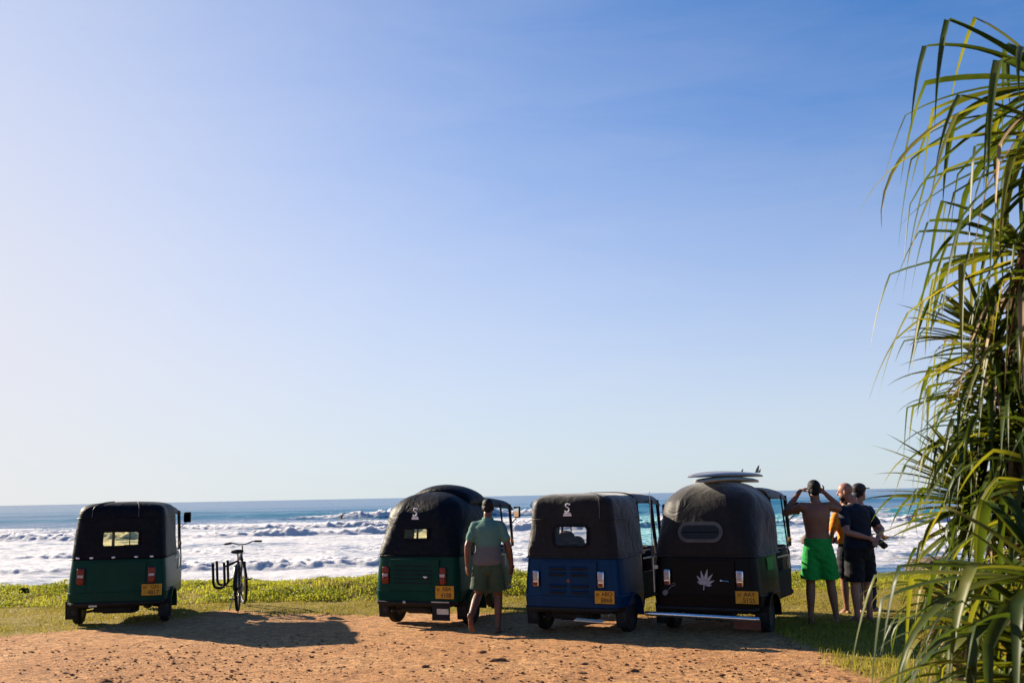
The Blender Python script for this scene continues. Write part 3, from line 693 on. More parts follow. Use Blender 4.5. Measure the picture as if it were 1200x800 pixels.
mb.tube([(0.01, yb-0.010, 0.61), (0.0, yb-0.010, 0.54)], 0.007, 6); part(t4, 'leaf_emblem', mb, M['alu'], smooth=0.5)
mb = MB(); d = Vector((0.72, 0, 0.69)); o_ = Vector((-0.46, yb-0.010, 0.50))
bl = [(0, -.040), (.02, -.034), (.030, -.01), (.024, .028), (-.024, .028), (-.030, -.01), (-.02, -.034)]
poly = [((o_+d*zz+Vector((d.z, 0, -d.x))*xx).x, (o_+d*zz+Vector((d.z, 0, -d.x))*xx).z) for xx, zz in bl]; mb.prism(poly, o_.y-.003, o_.y+.003)
e_ = o_+d*0.03; mb.tube([e_, e_+d*0.09], 0.005, 6); h_ = e_+d*0.108
mb.tube([h_+Vector((0.018*math.cos(a), 0, 0.018*math.sin(a))) for a in [2*math.pi*i/12 for i in range(12)]], 0.004, 6, closed=True); part(t4, 'shovel_emblem', mb, M['dull_print'], smooth=0.5)
mb = MB(); mb.ball((0.215, yb-0.018, 0.655), (0.022, 0.02, 0.016), 10, 6); mb.tube([(0.215, yb-0.016, 0.655), (0.30, yb-0.014, 0.648)], 0.006, 6); part(t4, 'latch', mb, M['chrome'])
mb = MB(); mb.box((0.614, 0.10, 0.82), (0.006, 0.26, 0.15), (0, R(-4), 0)); part(t4, 'side_sticker', mb, M['sticker_green'])
mb = MB(); mb.tube([(-0.60, -0.53, 0.50), (-0.602, -0.53, 0.76), (-0.605, -0.53, 1.02)], 0.012, 8); mb.tube([(-0.605, -0.53, 1.0), (-0.61, -0.535, 1.3), (-0.61, -0.54, 1.72)], [0.007, 0.005, 0.003], 6)
mb.box((-0.575, -0.505, 0.80), (0.06, 0.06, 0.04)); an = part(t4, 'antenna', mb, M['steel'])
mb = MB(); mb.tube([(-0.604, -0.53, 0.92), (-0.605, -0.53, 1.06)], 0.019, 8); part(an, 'antenna_coil', mb, M['trim'])
mb = MB(); mb.tube([(0.03, 0.30, 1.815), (0.40, 0.5, 1.70), (0.52, 0.6, 1.62)], 0.008, 6); mb.tube([(-0.03, 0.30, 1.815), (-0.40, 0.5, 1.68), (-0.53, 0.58, 1.60)], 0.008, 6); part(t4, 'roof_strap', mb, M['trim'])

# ------------------------------------------------------------------ surfboards on the black rickshaw's roof
M['board_grey'] = simple('board_grey', (0.30, 0.30, 0.315), 0.35, 0, 0.06, 3); M['board_cream'] = simple('board_cream', (0.36, 0.30, 0.22), 0.4, 0, 0.08, 3); M['board_rail'] = simple('board_rail', (0.45, 0.18, 0.10), 0.4)
def surfboard(loc, rz, rx, L, W, T, mat, fins, label, pitch=0.0, name='surfboard', flip=True):
    root = empty(name, loc); root.rotation_euler = (pitch, rx, rz)
    mb = MB(); rr = []; nn = 26
    for k in range(nn+1):
        t = k/nn; w_ = W/2*max(0.012, math.sin(math.pi*min(1, 0.02+0.95*t**0.85))**0.8); 
        if t > 0.92: w_ *= 1-0.55*((t-0.92)/0.08)**2
        y = -L/2+L*t; zc = (-1 if flip else 1)*(0.035*max(0, (0.42-t)/0.42)**2.2+0.02*max(0, (t-0.7)/0.3)**2)
        th = T/2*max(0.12, math.sin(math.pi*min(0.985, max(0.015, t)))**0.5)
        rr.append([(w_*math.copysign(abs(math.cos(a))**0.8, math.cos(a)), y, zc+th*math.sin(a)) for a in [2*math.pi*i/16 for i in range(16)]])
    mb.rings(rr, True); dk = mb.build('deck', mat, root, 1.0)
    mb = MB(); mb.tube([(0, -L/2+L*t, (-1 if flip else 1)*(0.035*max(0, (0.42-t)/0.42)**2.2+0.02*max(0, (t-.7)/.3)**2)+T/2*max(.12, math.sin(math.pi*t)**.5)+0.0006) for t in [0.04+0.92*i/20 for i in range(21)]], 0.003, 4); mb.build('stringer', M['board_rail'], root)
    for fx, fy, fs in fins:
        mb = MB(); poly = [(0, 0), (0.11*fs, 0), (0.135*fs, 0.07*fs), (0.155*fs, 0.125*fs), (0.12*fs, 0.115*fs), (0.06*fs, 0.07*fs)]
        mb.prism(poly, -0.004, 0.004, lambda x, z, y: (fx+y, L/2-fy+x-0.12*fs, T*0.35+z)); mb.build('fin', M['trim'], root, 0.4)
    tag(root, label, 'surfboard', 'surfboards on the roof'); return root
def on_tuk(t, p): return t.matrix_basis @ Vector(p) if False else Matrix.Translation(t.location) @ Matrix.Rotation(t.rotation_euler.z, 4, 'Z') @ Vector(p)
surfboard(on_tuk(t4, (0.10, 0.36, 1.848)), t4.rotation_euler.z-R(9), R(0), 1.75, 0.46, 0.075, M['board_cream'], [], 'cream surfboard lying lower on the black rickshaw roof', R(-0.5))
surfboard(on_tuk(t4, (0.07, 0.42, 1.918)), t4.rotation_euler.z-R(12), R(2), 1.9, 0.47, 0.075, M['board_grey'], [(-0.13, 0.30, .4), (0.13, 0.30, .4), (0.0, 0.10, 0.8)], 'grey surfboard with raised fins stacked on top of cream board', R(0.0))
# ------------------------------------------------------------------ bicycle with surfboard rack
def bicycle(loc, heading):
    root = empty('bicycle', loc); root.rotation_euler = (0, R(-3), -R(heading))
    BK = simple('bicycle_black', (0.014, 0.013, 0.013), 0.45); ST = M['steel']
    def wheel(y, parent, rz=0):
        wp = empty('wheel', (0, y, 0.34)); wp.parent = parent; wp.rotation_euler = (0, 0, rz)
        circ = [2*math.pi*i/40 for i in range(40)]
        mb = MB(); mb.tube([(0, 0.322*math.cos(a), 0.322*math.sin(a)) for a in circ], 0.024, 8, closed=True); mb.build('tyre', M['rubber'], wp)
        mb = MB(); mb.tube([(0, 0.296*math.cos(a), 0.296*math.sin(a)) for a in circ], (0.012), 6, closed=True); mb.tube([(-0.05, 0, 0), (0.05, 0, 0)], 0.018, 8); mb.build('rim', BK, wp)
        mb = MB()
        for i in range(28):
            a = 2*math.pi*i/28; mb.tube([(0.03*(-1)**i, 0.016*math.cos(a), 0.016*math.sin(a)), (0, 0.294*math.cos(a+.12*(-1)**(i//2)), 0.294*math.sin(a+.12*(-1)**(i//2)))], 0.0014, 3, cap=False)
        mb.build('spokes', ST, wp)
    wheel(0, root); 
    st = empty('steering', (0, 1.0, 0.75)); st.parent = root; st.rotation_euler = (0, 0, R(14))
    mb = MB(); bb, sc, ht, hb_ = (0, 0.44, 0.29), (0, 0.30, 0.74), (0, 0.93, 0.83), (0, 0.97, 0.70)
    for a, b, r_ in ((bb, sc, .017), (sc, ht, .016), (bb, hb_, .019), (ht, hb_, .02)): mb.tube([a, b], r_, 8)
    for s in (-1, 1): mb.tube([(s*.06, 0, .34), (s*.05, .2, .31), bb], .010, 6); mb.tube([(s*.06, 0, .34), (s*.05, .2, .6), sc], .009, 6)
    mb.build('frame', BK, root)
    mb = MB(); mb.tube([(0, 0.305, 0.72), (0, 0.275, 0.86)], 0.013, 8); mb.build('seat_post', ST, root)
    mb = MB(); mb.rings([[(wd*math.cos(a), y, z+h_*math.sin(a)) for a in [2*math.pi*i/14 for i in range(14)]] for y, wd, z, h_ in ((0.12, .05, .89, .02), (0.15, .095, .895, .034), (0.22, .10, .89, .034), (0.30, .055, .885, .028), (0.40, .022, .885, .02), (0.42, .010, .885, .01))]); mb.build('saddle', BK, root)
    mb = MB(); mb.tube([(0.045, 0.44+.095*math.cos(a), .29+.095*math.sin(a)) for a in [2*math.pi*i/24 for i in range(24)]], .006, 5, closed=True)
    mb.tube([(0.045, .44, .29), (0.045, .44+.095, .29)], .006, 5); mb.tube([(-.08, .44, .29), (.08, .44, .29)], .014, 8)
    mb.tube([(.08, .44, .29), (.085, .36, .44)], .009, 6); mb.tube([(-.08, .44, .29), (-.085, .52, .14)], .009, 6); mb.build('crankset', ST, root)
    for p in ((.135, .36, .44), (-.135, .52, .14)):
        mb = MB(); mb.box(p, (.09, .07, .022)); mb.build('pedal', BK, root, 0.5, 0.004)
    mb = MB(); mb.tube([(.045, .0, .375), (.045, .44, .382)], .004, 4); mb.tube([(.045, 0, .305), (.045, .44, .198)], .004, 4); mb.build('chain', ST, root)
    mb = MB(); mb.tube([(-.05, .06, .31), (-.13, .02, .015)], .009, 6); mb.build('kickstand', ST, root)
    for y0 in (0,):
        mb = MB(); rr = []
        for k in range(15):
            a = R(20+160*k/14); rr.append([(-.032, .375*math.cos(a), .34+.365*math.sin(a)), (0, .375*math.cos(a), .34+.378*math.sin(a)), (.032, .375*math.cos(a), .34+.365*math.sin(a))])
        mb.rings(rr, False, False); fd_ = mb.build('mudguard', BK, root); fd_.modifiers.new('t', 'SOLIDIFY').thickness = .004
    # steering assembly: fork, front wheel, handlebar, grips (in steering coordinates)
    o_ = Vector((0, 1.0, 0.75)); L = lambda p: tuple(Vector(p)-o_)
    mb = MB(); mb.tube([L((0, .955, .74)), L((0, .98, .68))], .018, 8)
    for s in (-1, 1): mb.tube([L((s*.05, .98, .68)), L((s*.055, 1.03, .5)), L((s*.055, 1.10, .34))], .011, 6)
    mb.tube([L((-.05, .98, .68)), L((.05, .98, .68))], .014, 6); mb.build('fork', BK, st)
    mb = MB(); mb.tube([L((0, .93, .83)), L((0, .91, .95))], .013, 8)
    mb.tube([L((-.29, .80, 1.0)), L((-.16, .85, 1.01)), L((-.06, .92, .97)), L((.06, .92, .97)), L((.16, .85, 1.01)), L((.29, .80, 1.0))], .011, 8); mb.build('handlebar', ST, st)
    for s in (-1, 1):
        mb = MB(); mb.tube([L((s*.19, .838, 1.009)), L((s*.30, .797, 1.0))], .017, 8); mb.build('grip', BK, st)
    wp = empty('front_wheel', L((0, 1.10, .34))); wp.parent = root; wp.location = (0.0, 1.09, .34); wp.rotation_euler = (0, 0, R(14))
    circ = [2*math.pi*i/40 for i in range(40)]
    mb = MB(); mb.tube([(0, 0.322*math.cos(a), 0.322*math.sin(a)) for a in circ], 0.024, 8, closed=True); mb.build('tyre', M['rubber'], wp)
    mb = MB(); mb.tube([(0, 0.296*math.cos(a), 0.296*math.sin(a)) for a in circ], (0.012), 6, closed=True)
    for i in range(28):
        a = 2*math.pi*i/28; mb.tube([(0.03*(-1)**i, 0.016*math.cos(a), 0.016*math.sin(a)), (0, 0.294*math.cos(a), 0.294*math.sin(a))], 0.0014, 3, cap=False)
    mb.build('rim', BK, wp)
    # surfboard rack on the left
    rk = empty('surfboard_rack', (0, 0, 0)); rk.parent = root
    for y, zt in ((0.28, 0.0), (0.86, 0.0)):
        mb = MB(); x0, x1 = -.385, -.215
        mb.tube([(x0, y, .74+zt), (x0, y, .42+zt), (x0+.02, y, .37+zt), (x0+.06, y, .35+zt), (x1-.05, y, .35+zt), (x1-.015, y, .37+zt), (x1, y, .42+zt), (x1, y, .74+zt)], .021, 8); mb.build('padded_hook', BK, rk)
        mb = MB(); mb.tube([(x1, y, .67), (-.10, y, .70), (0, y, .745)], .014, 6); mb.tube([(x1, y, .38), (-.02, y, .34 if y < .5 else .55)], .009, 6); mb.build('rack_arm', BK, rk)
    tag(root, 'black bicycle with empty surfboard rack on its left side, parked on grass', 'bicycle')
    return root
bicycle((-4.32, 15.85, 0.02), -10.6)

# ------------------------------------------------------------------ people
def remesh(mb, name, mat, voxel, smooth=3, parent=None, noise=0.0):
    o = mb.build(name, mat, None, None); r_ = o.modifiers.new('r', 'REMESH'); r_.mode = 'VOXEL'; r_.voxel_size = voxel; r_.use_smooth_shade = True
    s_ = o.modifiers.new('s', 'SMOOTH'); s_.iterations = smooth; s_.factor = 0.5
    dg = bpy.context.evaluated_depsgraph_get(); me = bpy.data.meshes.new_from_object(o.evaluated_get(dg)); bpy.data.objects.remove(o)
    me.name = name
    n_ = len(me.vertices); co = np.empty(n_*3, np.float32); me.vertices.foreach_get('co', co); co = co.reshape(-1, 3)
    if noise:
        no = np.empty(n_*3, np.float32); me.vertices.foreach_get('normal', no); no = no.reshape(-1, 3)
        d = fbm(co[:, 0]*9+co[:, 1]*7, co[:, 2]*8+co[:, 1]*5, 3, 5)+0.5*np.sin(co[:, 2]*55+co[:, 0]*30+4*fbm(co[:, 0]*6, co[:, 2]*6, 2, 9))
        co = co+no*(d*noise)[:, None]; me.vertices.foreach_set('co', co.astype(np.float32).ravel())
    me.polygons.foreach_set('use_smooth', np.ones(len(me.polygons), bool)); me.update()
    return link(name, me, parent)
def V3(*a): return Vector(a)
def skinmat(name, col):
    n = N(name); n.set(Base_Color=n.ramp(n.noise(9, 5), [(0.3, tuple(x*.85 for x in col)), (0.7, tuple(x*1.12 for x in col))]), Roughness=0.5, Subsurface_Weight=0.05, Specular_IOR_Level=0.35); return n.m
def limb(mb, pts, rad, n=14, sub=5):
    P = [Vector(p) for p in pts]; out = []; rr = []
    for k in range(len(P)-1):
        for j in range(sub):
            t = j/sub; out.append(P[k].lerp(P[k+1], t)); rr.append(rad[k]+(rad[k+1]-rad[k])*t)
    out.append(P[-1]); rr.append(rad[-1]); mb.tube(out, rr, n)
    for p, r_ in zip(P, rad): mb.ball(p, r_*0.99, 12, 8)
def hand(mb, wr, d, pn, side, curl=0.5):
    d = d.normalized(); pn = (pn-d*pn.dot(d)).normalized(); s_ = d.cross(pn)*side
    mb.tube([wr, wr+d*.03, wr+d*.07, wr+d*.095], [(.024, .020), (.036, .017), (.041, .016), (.036, .013)], 10) if False else None
    Mx = Matrix((s_, pn, d)).transposed()
    mb.ball(wr+d*.055, (.040, .017, .058), 12, 8, Mx)
    for k, (o_, ln) in enumerate(((-.030, .058), (-.010, .072), (.010, .078), (.029, .068))):
        p = wr+d*.09+s_*o_; pts = [p]; dd = d+s_*(o_*1.6)
        for j, l_ in enumerate((.45, .32, .23)):
            a = curl*(0.55+0.35*j); dd = (dd*math.cos(a)+pn*math.sin(a)).normalized(); p = p+dd*ln*l_; pts.append(p)
        limb(mb, pts, [.0098, .0092, .0085, .007], 8, 2)
    p = wr+d*.025+s_*.028; limb(mb, [p, p+(d*.5+s_*.8+pn*.3).normalized()*.042, p+(d*.5+s_*.8+pn*.3).normalized()*.042+(d*.85+s_*.25+pn*.35).normalized()*.034], [.013, .011, .008], 8, 2)
def foot(mb, an, fwd, down=V3(0, 0, -1)):
    f = fwd.normalized(); s_ = f.cross(down).normalized(); dn = -s_.cross(f) if s_.cross(f).dot(down) < 0 else s_.cross(f)
    Mx = Matrix((s_, f, -dn)).transposed(); g = an+dn*.05
    mb.ball(g-f*.035, (.034, .045, .036), 12, 8, Mx)
    mb.tube([an+f*.0, an+dn*.03+f*.05, an+dn*.055+f*.11], [.038, .036, .030], 10)
    mb.ball(g+f*.07+dn*.008, (.036, .085, .026), 12, 8, Mx); mb.ball(g+f*.13+dn*.015, (.045, .045, .018), 12, 8, Mx)
    for k, (o_, l_, r_) in enumerate(((-.034, .0, .013), (-.013, .012, .010), (.003, .009, .009), (.018, .003, .009), (.032, -.006, .008))):
        mb.ball(g+f*(.168+l_)+s_*o_+dn*.02, (r_, r_*1.6, r_), 8, 6, Mx)
def person(loc, heading, P, mats, label, sc=1.0, voxel=0.0075, name='person', bald=False, group=None):
    """P: pose. joints in metres for a 1.78 m figure facing +y: lean (dx,dy at the shoulders), head (dx,dy,yaw), arms and legs as (root, mid, end)"""
    root = empty(name, loc, -R(heading)); root.scale = (sc, sc, sc)
    lx, ly = P.get('lean', (0, 0)); W = P.get('girth', 1.0)
    def tz(z): t = max(0, (z-0.95)/0.5); return V3(lx*t, ly*t, z)
    sec = [(.84, .10, .085), (.88, .150, .108), (.96, .168*W, .118*W), (1.04, .156*W, .110*W), (1.12, .146*W, .105*W), (1.22, .156*W, .112*W), (1.32, .172*W, .120*W), (1.40, .178*W, .112*W), (1.455, .150, .088), (1.49, .085, .070), (1.53, .060, .060), (1.60, .056, .058)]
    mb = MB(); mb.tube([tz(z) for z, a, b in sec], [(a, b) for z, a, b in sec], 22)
    hd = tz(1.66)+V3(*P.get('head', (0, 0.02, 0))[:2], 0); yaw = R(P.get('yaw', 0)); HM = Matrix.Rotation(-yaw, 3, 'Z') @ Matrix.Rotation(R(P.get('nod', 0)), 3, 'X')
    H = lambda x, y, z: hd+HM @ V3(x, y, z)
    mb.ball(H(0, -0.005, .035), (.075, .097, .088), 18, 12, HM); mb.ball(H(0, .025, -.035), (.062, .072, .080), 16, 10, HM); mb.ball(H(0, .055, -.085), (.036, .034, .030), 12, 8, HM)
    mb.tube([tz(1.52), H(0, -.015, -.05)], [.060, .058], 14)
    mb.tube([H(0, .092, .03), H(0, .114, -.018)], [.009, .015], 8); mb.ball(H(0, .092, -.052), (.024, .010, .008), 10, 6, HM)
    for s in (-1, 1):
        mb.ball(H(s*.076, -.005, -.008), (.011, .020, .032), 10, 7, HM); mb.ball(H(s*.03, .086, .028), (.017, .010, .006), 8, 6, HM)
    AJ = []
    for key, s in (('armL', -1), ('armR', 1)):
        e, w_ = (Vector(v) for v in P[key][:2]); sh = tz(1.415)+V3(s*(.178+.012*(W-1)), 0, P.get('shrug', 0))
        hdir, pn, curl = P[key][2:5]; AJ.append((sh, e, w_))
        mb.ball(sh, (.060, .060, .064), 12, 8); mb.tube([tz(1.42), sh], [.08, .062], 12)
        limb(mb, [sh, sh.lerp(e, .5), e, e.lerp(w_, .35), w_], [.056, .050, .041, .043, .027]); hand(mb, w_, Vector(hdir), Vector(pn), s, curl)
    LJ = []
    for key, s in (('legL', -1), ('legR', 1)):
        kn, an, fwd = (Vector(v) for v in P[key][:3]); hp = V3(s*.092, 0, .90); LJ.append((hp, kn, an))
        fdn = Vector(P[key][3]) if len(P[key]) > 3 else V3(0, 0, -1)
        limb(mb, [hp, hp.lerp(kn, .5), kn, kn.lerp(an, .33), an.lerp(kn, .2), an], [.094*W, .082*W, .057, .059, .040, .038]); foot(mb, an, fwd, fdn)
    body = remesh(mb, 'body', mats['skin'], voxel, 3, root)
    # clothes
    if 'shirt' in mats:
        g = P.get('shirt_g', .016); z0 = P.get('hem', .90); mb = MB()
        ss = [(z, a+g+.010*(1 if z < 1.1 else 0), b+g+.012*(1 if z < 1.1 else 0)) for z, a, b in sec if z0 < z < 1.5]
        a0 = np.interp(z0, [q[0] for q in sec], [q[1] for q in sec]); b0 = np.interp(z0, [q[0] for q in sec], [q[2] for q in sec])
        ss = [(z0, a0+g+.018, b0+g+.02)]+ss+[(1.508, .078, .074)]
        mb.tube([tz(z) for z, a, b in ss], [(a, b) for z, a, b in ss], 26)
        for (sh, e, w_), s in zip(AJ, (-1, 1)):
            q = P.get('sleeve', .62); mb.ball(sh, .074, 12, 8); mb.tube([tz(1.42), sh], [.10, .076], 12); limb(mb, [sh, sh.lerp(e, q*.5), sh.lerp(e, q)], [.073, .070, .068])
        remesh(mb, 'shirt', mats['shirt'], voxel*1.15, 2, root, .0055)
        if 'collar' in mats:
            mb = MB(); c_ = tz(1.505)+V3(0, .0, 0); mb.tube([c_+V3(.072*math.cos(a), .07*math.sin(a)+.004, .012*math.cos(2*a)-.012*math.sin(a)) for a in [2*math.pi*i/18 for i in range(18)]], (.010, .022), 8, closed=True); mb.build('collar', mats['collar'], root)
    q = P.get('short', .8); mb = MB(); fl = P.get('flare', .030)
    st_ = [(.87, .155*W, .118*W), (.93, .178*W, .130*W), (1.0, .172*W, .125*W), (P.get('waist', 1.03), .166*W, .120*W)]
    mb.tube([V3(0, 0, z) for z, a, b in st_], [(a, b) for z, a, b in st_], 24)
    for hp, kn, an in LJ:
        if q <= 1:
            mb.ball(hp, .104*W, 14, 9); mb.ball((0, -.0, .855), (.13*W, .125*W, .095), 14, 9)
            mb.tube([hp, hp.lerp(kn, .25*q), hp.lerp(kn, .5*q), hp.lerp(kn, .75*q), hp.lerp(kn, q)], [.104*W, .103*W+fl*.2, .098*W+fl*.5, .090*W+fl*.8, .083*W+fl*1.1], 18)
        else: limb(mb, [hp, hp.lerp(kn, .5), kn, kn.lerp(an, .5), kn.lerp(an, q-1)], [.108, .098, .076, .072, .062])
    remesh(mb, P.get('bottoms', 'shorts'), mats['shorts'], voxel*1.15, 2, root, .006)
    if not bald:
        mb = MB(); mb.ball(H(0, -.016, .050), (.083, .100, .088), 18, 12, HM); mb.ball(H(0, -.060, -.01), (.066, .050, .062), 14, 9, HM)
        for s in (-1, 1): mb.ball(H(s*.068, -.02, .01), (.016, .045, .045), 10, 7, HM)
        hr_ = remesh(mb, 'hair', mats['hair'], .007, 2, root, .003)
        # keep the hairline off the face
        bm = bmesh.new(); bm.from_mesh(hr_.data); inv = HM.transposed()
        bmesh.ops.delete(bm, geom=[v for v in bm.verts if (lambda p: p.y > .035 and p.z < .085)(inv @ (v.co-hd))], context='VERTS'); bm.to_mesh(hr_.data); bm.free()
    if 'beard' in mats:
        mb = MB(); mb.ball(H(0, .045, -.065), (.060, .058, .048), 14, 9, HM); remesh(mb, 'beard', mats['beard'], .007, 2, root, .002)
    tag(root, label, 'person', group)
    return root, H, HM, tz
HAIR = simple('dark_hair', (0.006, 0.005, 0.0045), 0.6, bump=0.6, bscale=90)
def cloth(name, col, var=0.15):
    n = N(name); n.set(Base_Color=n.ramp(n.noise(7, 5), [(.3, tuple(x*(1-var) for x in col)), (.7, tuple(x*(1+var) for x in col))]), Roughness=.85, Sheen_Weight=.06, Specular_IOR_Level=.2); n.bump(n.noise(400, 2), .2, .002); return n.m
pn = N('two_tone_polo'); zc = pn.node('ShaderNodeSeparateXYZ', {0: pn.node('ShaderNodeTexCoord').outputs['Object']}).outputs[2]
pn.set(Base_Color=pn.mix(pn.node('ShaderNodeMapRange', {0: pn.math('ADD', zc, pn.math('MULTIPLY', pn.noise(6, 3), .03)), 1: 1.135, 2: 1.20}).outputs[0], (.115, .105, .095, 1), (.08, .165, .13, 1)), Roughness=.85, Specular_IOR_Level=.2); pn.bump(pn.noise(300, 2), .2, .002)
SK_D = skinmat('deep_brown_skin', (.12, .050, .028)); SK_T = skinmat('tanned_skin', (.19, .080, .042)); SK_F = skinmat('ruddy_skin', (.28, .125, .08))
# man walking between the rickshaws
person((-0.36, 12.92, 0), 6, dict(lean=(0.0, 0.05), head=(0, 0.035, 0), nod=-12, girth=1.08,
    armL=((-.275, -.03, 1.16), (-.285, -.01, .90), (-.02, .12, -1), (.6, .5, 0), .5), armR=((.29, -.02, 1.15), (.315, .09, .905), (.02, .2, -1), (-.7, .5, 0), .5),
    legL=((-.15, .07, .50), (-.205, -.29, .255), (.10, .45, -1), (0, -1, -.4)), legR=((.12, .13, .49), (.115, .07, .075), (.08, 1, 0)), short=.80, hem=.90),
    dict(skin=SK_D, shirt=pn.m, collar=cloth('mint_collar', (.08, .19, .15)), shorts=cloth('olive_shorts', (.035, .062, .038)), hair=HAIR), 'barefoot man in mint and grey polo shirt walking between the parked rickshaws', .93)
# shirtless man shading his eyes
person((3.93, 13.22, 0), 8, dict(lean=(0, 0.0), head=(-.005, .02, 0), yaw=-6, girth=1.0, shrug=.035, waist=1.055,
    armL=((-.375, .10, 1.37), (-.155, .19, 1.655), (.75, .2, .25), (.2, .2, -1), .25), armR=((.36, .12, 1.39), (.135, .10, 1.63), (-.6, -.1, .35), (0, -1, -.2), .45),
    legL=((-.115, .03, .50), (-.145, 0, .075), (-.2, 1, 0)), legR=((.13, .03, .50), (.17, 0, .075), (.35, 1, 0)), short=.88, flare=.040),
    dict(skin=SK_T, shorts=cloth('bright_green_shorts', (.010, .24, .04), .1), hair=HAIR), 'shirtless man in bright green shorts shading his eyes with raised hands', 1.02)
# bald man with his hands behind his back
bp, Hb, HMb, tzb = person((4.50, 13.32, 0), -24, dict(lean=(-.01, .045), head=(-.05, .05, 0), yaw=-38, nod=-10, girth=1.14,
    armL=((-.30, -.12, 1.15), (-.02, -.205, 1.07), (.9, -.05, -.25), (0, -1, .1), .5), armR=((.295, -.11, 1.17), (.11, -.215, 1.04), (-.55, -.15, -.5), (0, -.6, .6), .8),
    legL=((-.105, .02, .50), (-.12, -.01, .075), (-.15, 1, 0)), legR=((.115, .03, .50), (.135, .04, .075), (.2, 1, 0)), short=.97, flare=.030, hem=.93, shirt_g=.02),
    dict(skin=SK_F, shirt=cloth('navy_shirt', (.006, .009, .019)), shorts=cloth('black_shorts', (.006, .006, .007)), beard=HAIR), 'bald bearded man in navy shirt and black shorts with hands behind his back', 1.0, bald=True)
mb = MB(); mb.box((0, 0, 0), (.11, .05, .075)); mb.tube([(0, 0, 0), (0, -.07, .0)], .030, 14); cm_ = mb.build('black_camera', M['ink'], None, .5, .006)
cm_.location = bp.matrix_basis @ V3(.10, -.285, .93) if False else Matrix.Translation(bp.location) @ Matrix.Rotation(bp.rotation_euler.z, 4, 'Z') @ V3(.145, -.265, .985); cm_.rotation_euler = (R(15), R(35), R(30)); tag(cm_, 'small black camera held behind the back of the bald man', 'camera')
# man in the cap
cp, Hc, HMc, tzc = person((4.90, 14.45, 0), 58, dict(lean=(0, .02), head=(0, .03, 0), yaw=0, girth=1.05,
    armL=((-.26, .06, 1.15), (-.20, .24, 1.03), (.5, .8, 0), (0, 0, 1), .4), armR=((.28, .02, 1.15), (.24, .22, 1.02), (-.5, .8, 0), (0, 0, 1), .4),
    legL=((-.10, .03, .50), (-.11, 0, .075), (0, 1, 0)), legR=((.11, .03, .50), (.13, 0, .075), (.1, 1, 0)), short=1.93, bottoms='jeans', hem=.92),
    dict(skin=SK_F, shirt=cloth('dark_blue_shirt', (.015, .03, .07)), shorts=cloth('blue_jeans', (.010, .018, .042)), hair=HAIR), 'man in dark cap and jeans standing behind the bald man, facing right', .985)
mb = MB(); mb.ball(Hc(0, -.008, .075), (.095, .112, .078), 18, 10, HMc)
q = [Hc(.075*math.cos(a), .055+.150*math.sin(a), .066) for a in [math.pi*i/10 for i in range(11)]]; mb.add(q+[p+V3(0, 0, .016) for p in q], [tuple(range(11)), tuple(range(21, 10, -1))]+[(i, i+1, 12+i, 11+i) for i in range(10)])
mb.build('cap', M['ink'], cp, .8)
# person in orange beyond
person((4.64, 14.15, 0), -15, dict(lean=(0, .02), head=(.02, .02, 0), girth=1.0,
    armL=((-.27, .04, 1.15), (-.22, .20, .99), (.3, .7, -.4), (1, 0, 0), .5), armR=((.27, .02, 1.15), (.25, .15, .95), (0, .5, -.8), (-1, 0, 0), .5),
    legL=((-.105, .03, .50), (-.115, 0, .075), (-.1, 1, 0)), legR=((.10, .03, .50), (.12, 0, .075), (.1, 1, 0)), short=.92, hem=1.02, waist=1.06),
    dict(skin=SK_T, shirt=cloth('orange_shirt', (.85, .24, .02), .1), shorts=cloth('dark_shorts', (.012, .013, .018)), hair=HAIR), 'person in orange shirt half hidden between shirtless and bald men', .93)
# surfers far out
WS = cloth('blue_rash_vest', (.02, .07, .16)); WD = cloth('black_wetsuit', (.012, .014, .02))
sx, sy = 3.72, 236; z_ = sea_z(sx, sy)
surfboard((sx, sy, z_+.25), R(70), 0, 1.9, .55, .06, M['board_grey'], [], 'white surfboard under the crouching surfer on the wave', 0, flip=False)['group'] = 'surfboards out in the waves'
person((sx-.1, sy, z_+.28), 70, dict(lean=(0, .20), head=(0, .08, 0), girth=1.1, armL=((-.36, .2, 1.2), (-.55, .45, 1.15), (-.3, 1, 0), (0, 0, -1), .2), armR=((.40, .1, 1.25), (.62, .1, 1.3), (1, .1, 0), (0, 0, -1), .2),
    legL=((-.18, .25, .58), (-.22, .02, .075), (0, 1, 0)), legR=((.2, .22, .58), (.28, -.1, .075), (.3, 1, 0)), short=.85), dict(skin=SK_T, shirt=WS, shorts=WD, hair=HAIR), 'distant surfer in blue vest riding a breaking wave', 1.05, .02)
sx, sy = -39.6, 229; z_ = sea_z(sx, sy)
surfboard((sx, sy, z_-.1), R(60), 0, 1.9, .6, .07, M['board_cream'], [], 'pale surfboard tipped by surf under the low crouching surfer', R(12), flip=False)['group'] = 'surfboards out in the waves'
person((sx+.1, sy, z_-.75), 55, dict(lean=(0, .42), head=(0, .16, 0), girth=1.2, armL=((-.42, .35, 1.2), (-.65, .5, 1.1), (-1, .4, 0), (0, 0, -1), .2), armR=((.42, .3, 1.25), (.7, .3, 1.2), (1, .1, 0), (0, 0, -1), .2),
    legL=((-.25, .3, .52), (-.3, .02, .075), (0, 1, 0)), legR=((.28, .28, .52), (.35, -.15, .075), (.3, 1, 0)), short=1.9, bottoms='wetsuit_legs'), dict(skin=SK_D, shirt=WD, shorts=WD, hair=HAIR), 'distant surfer in black crouching in white water', 1.15, .02)
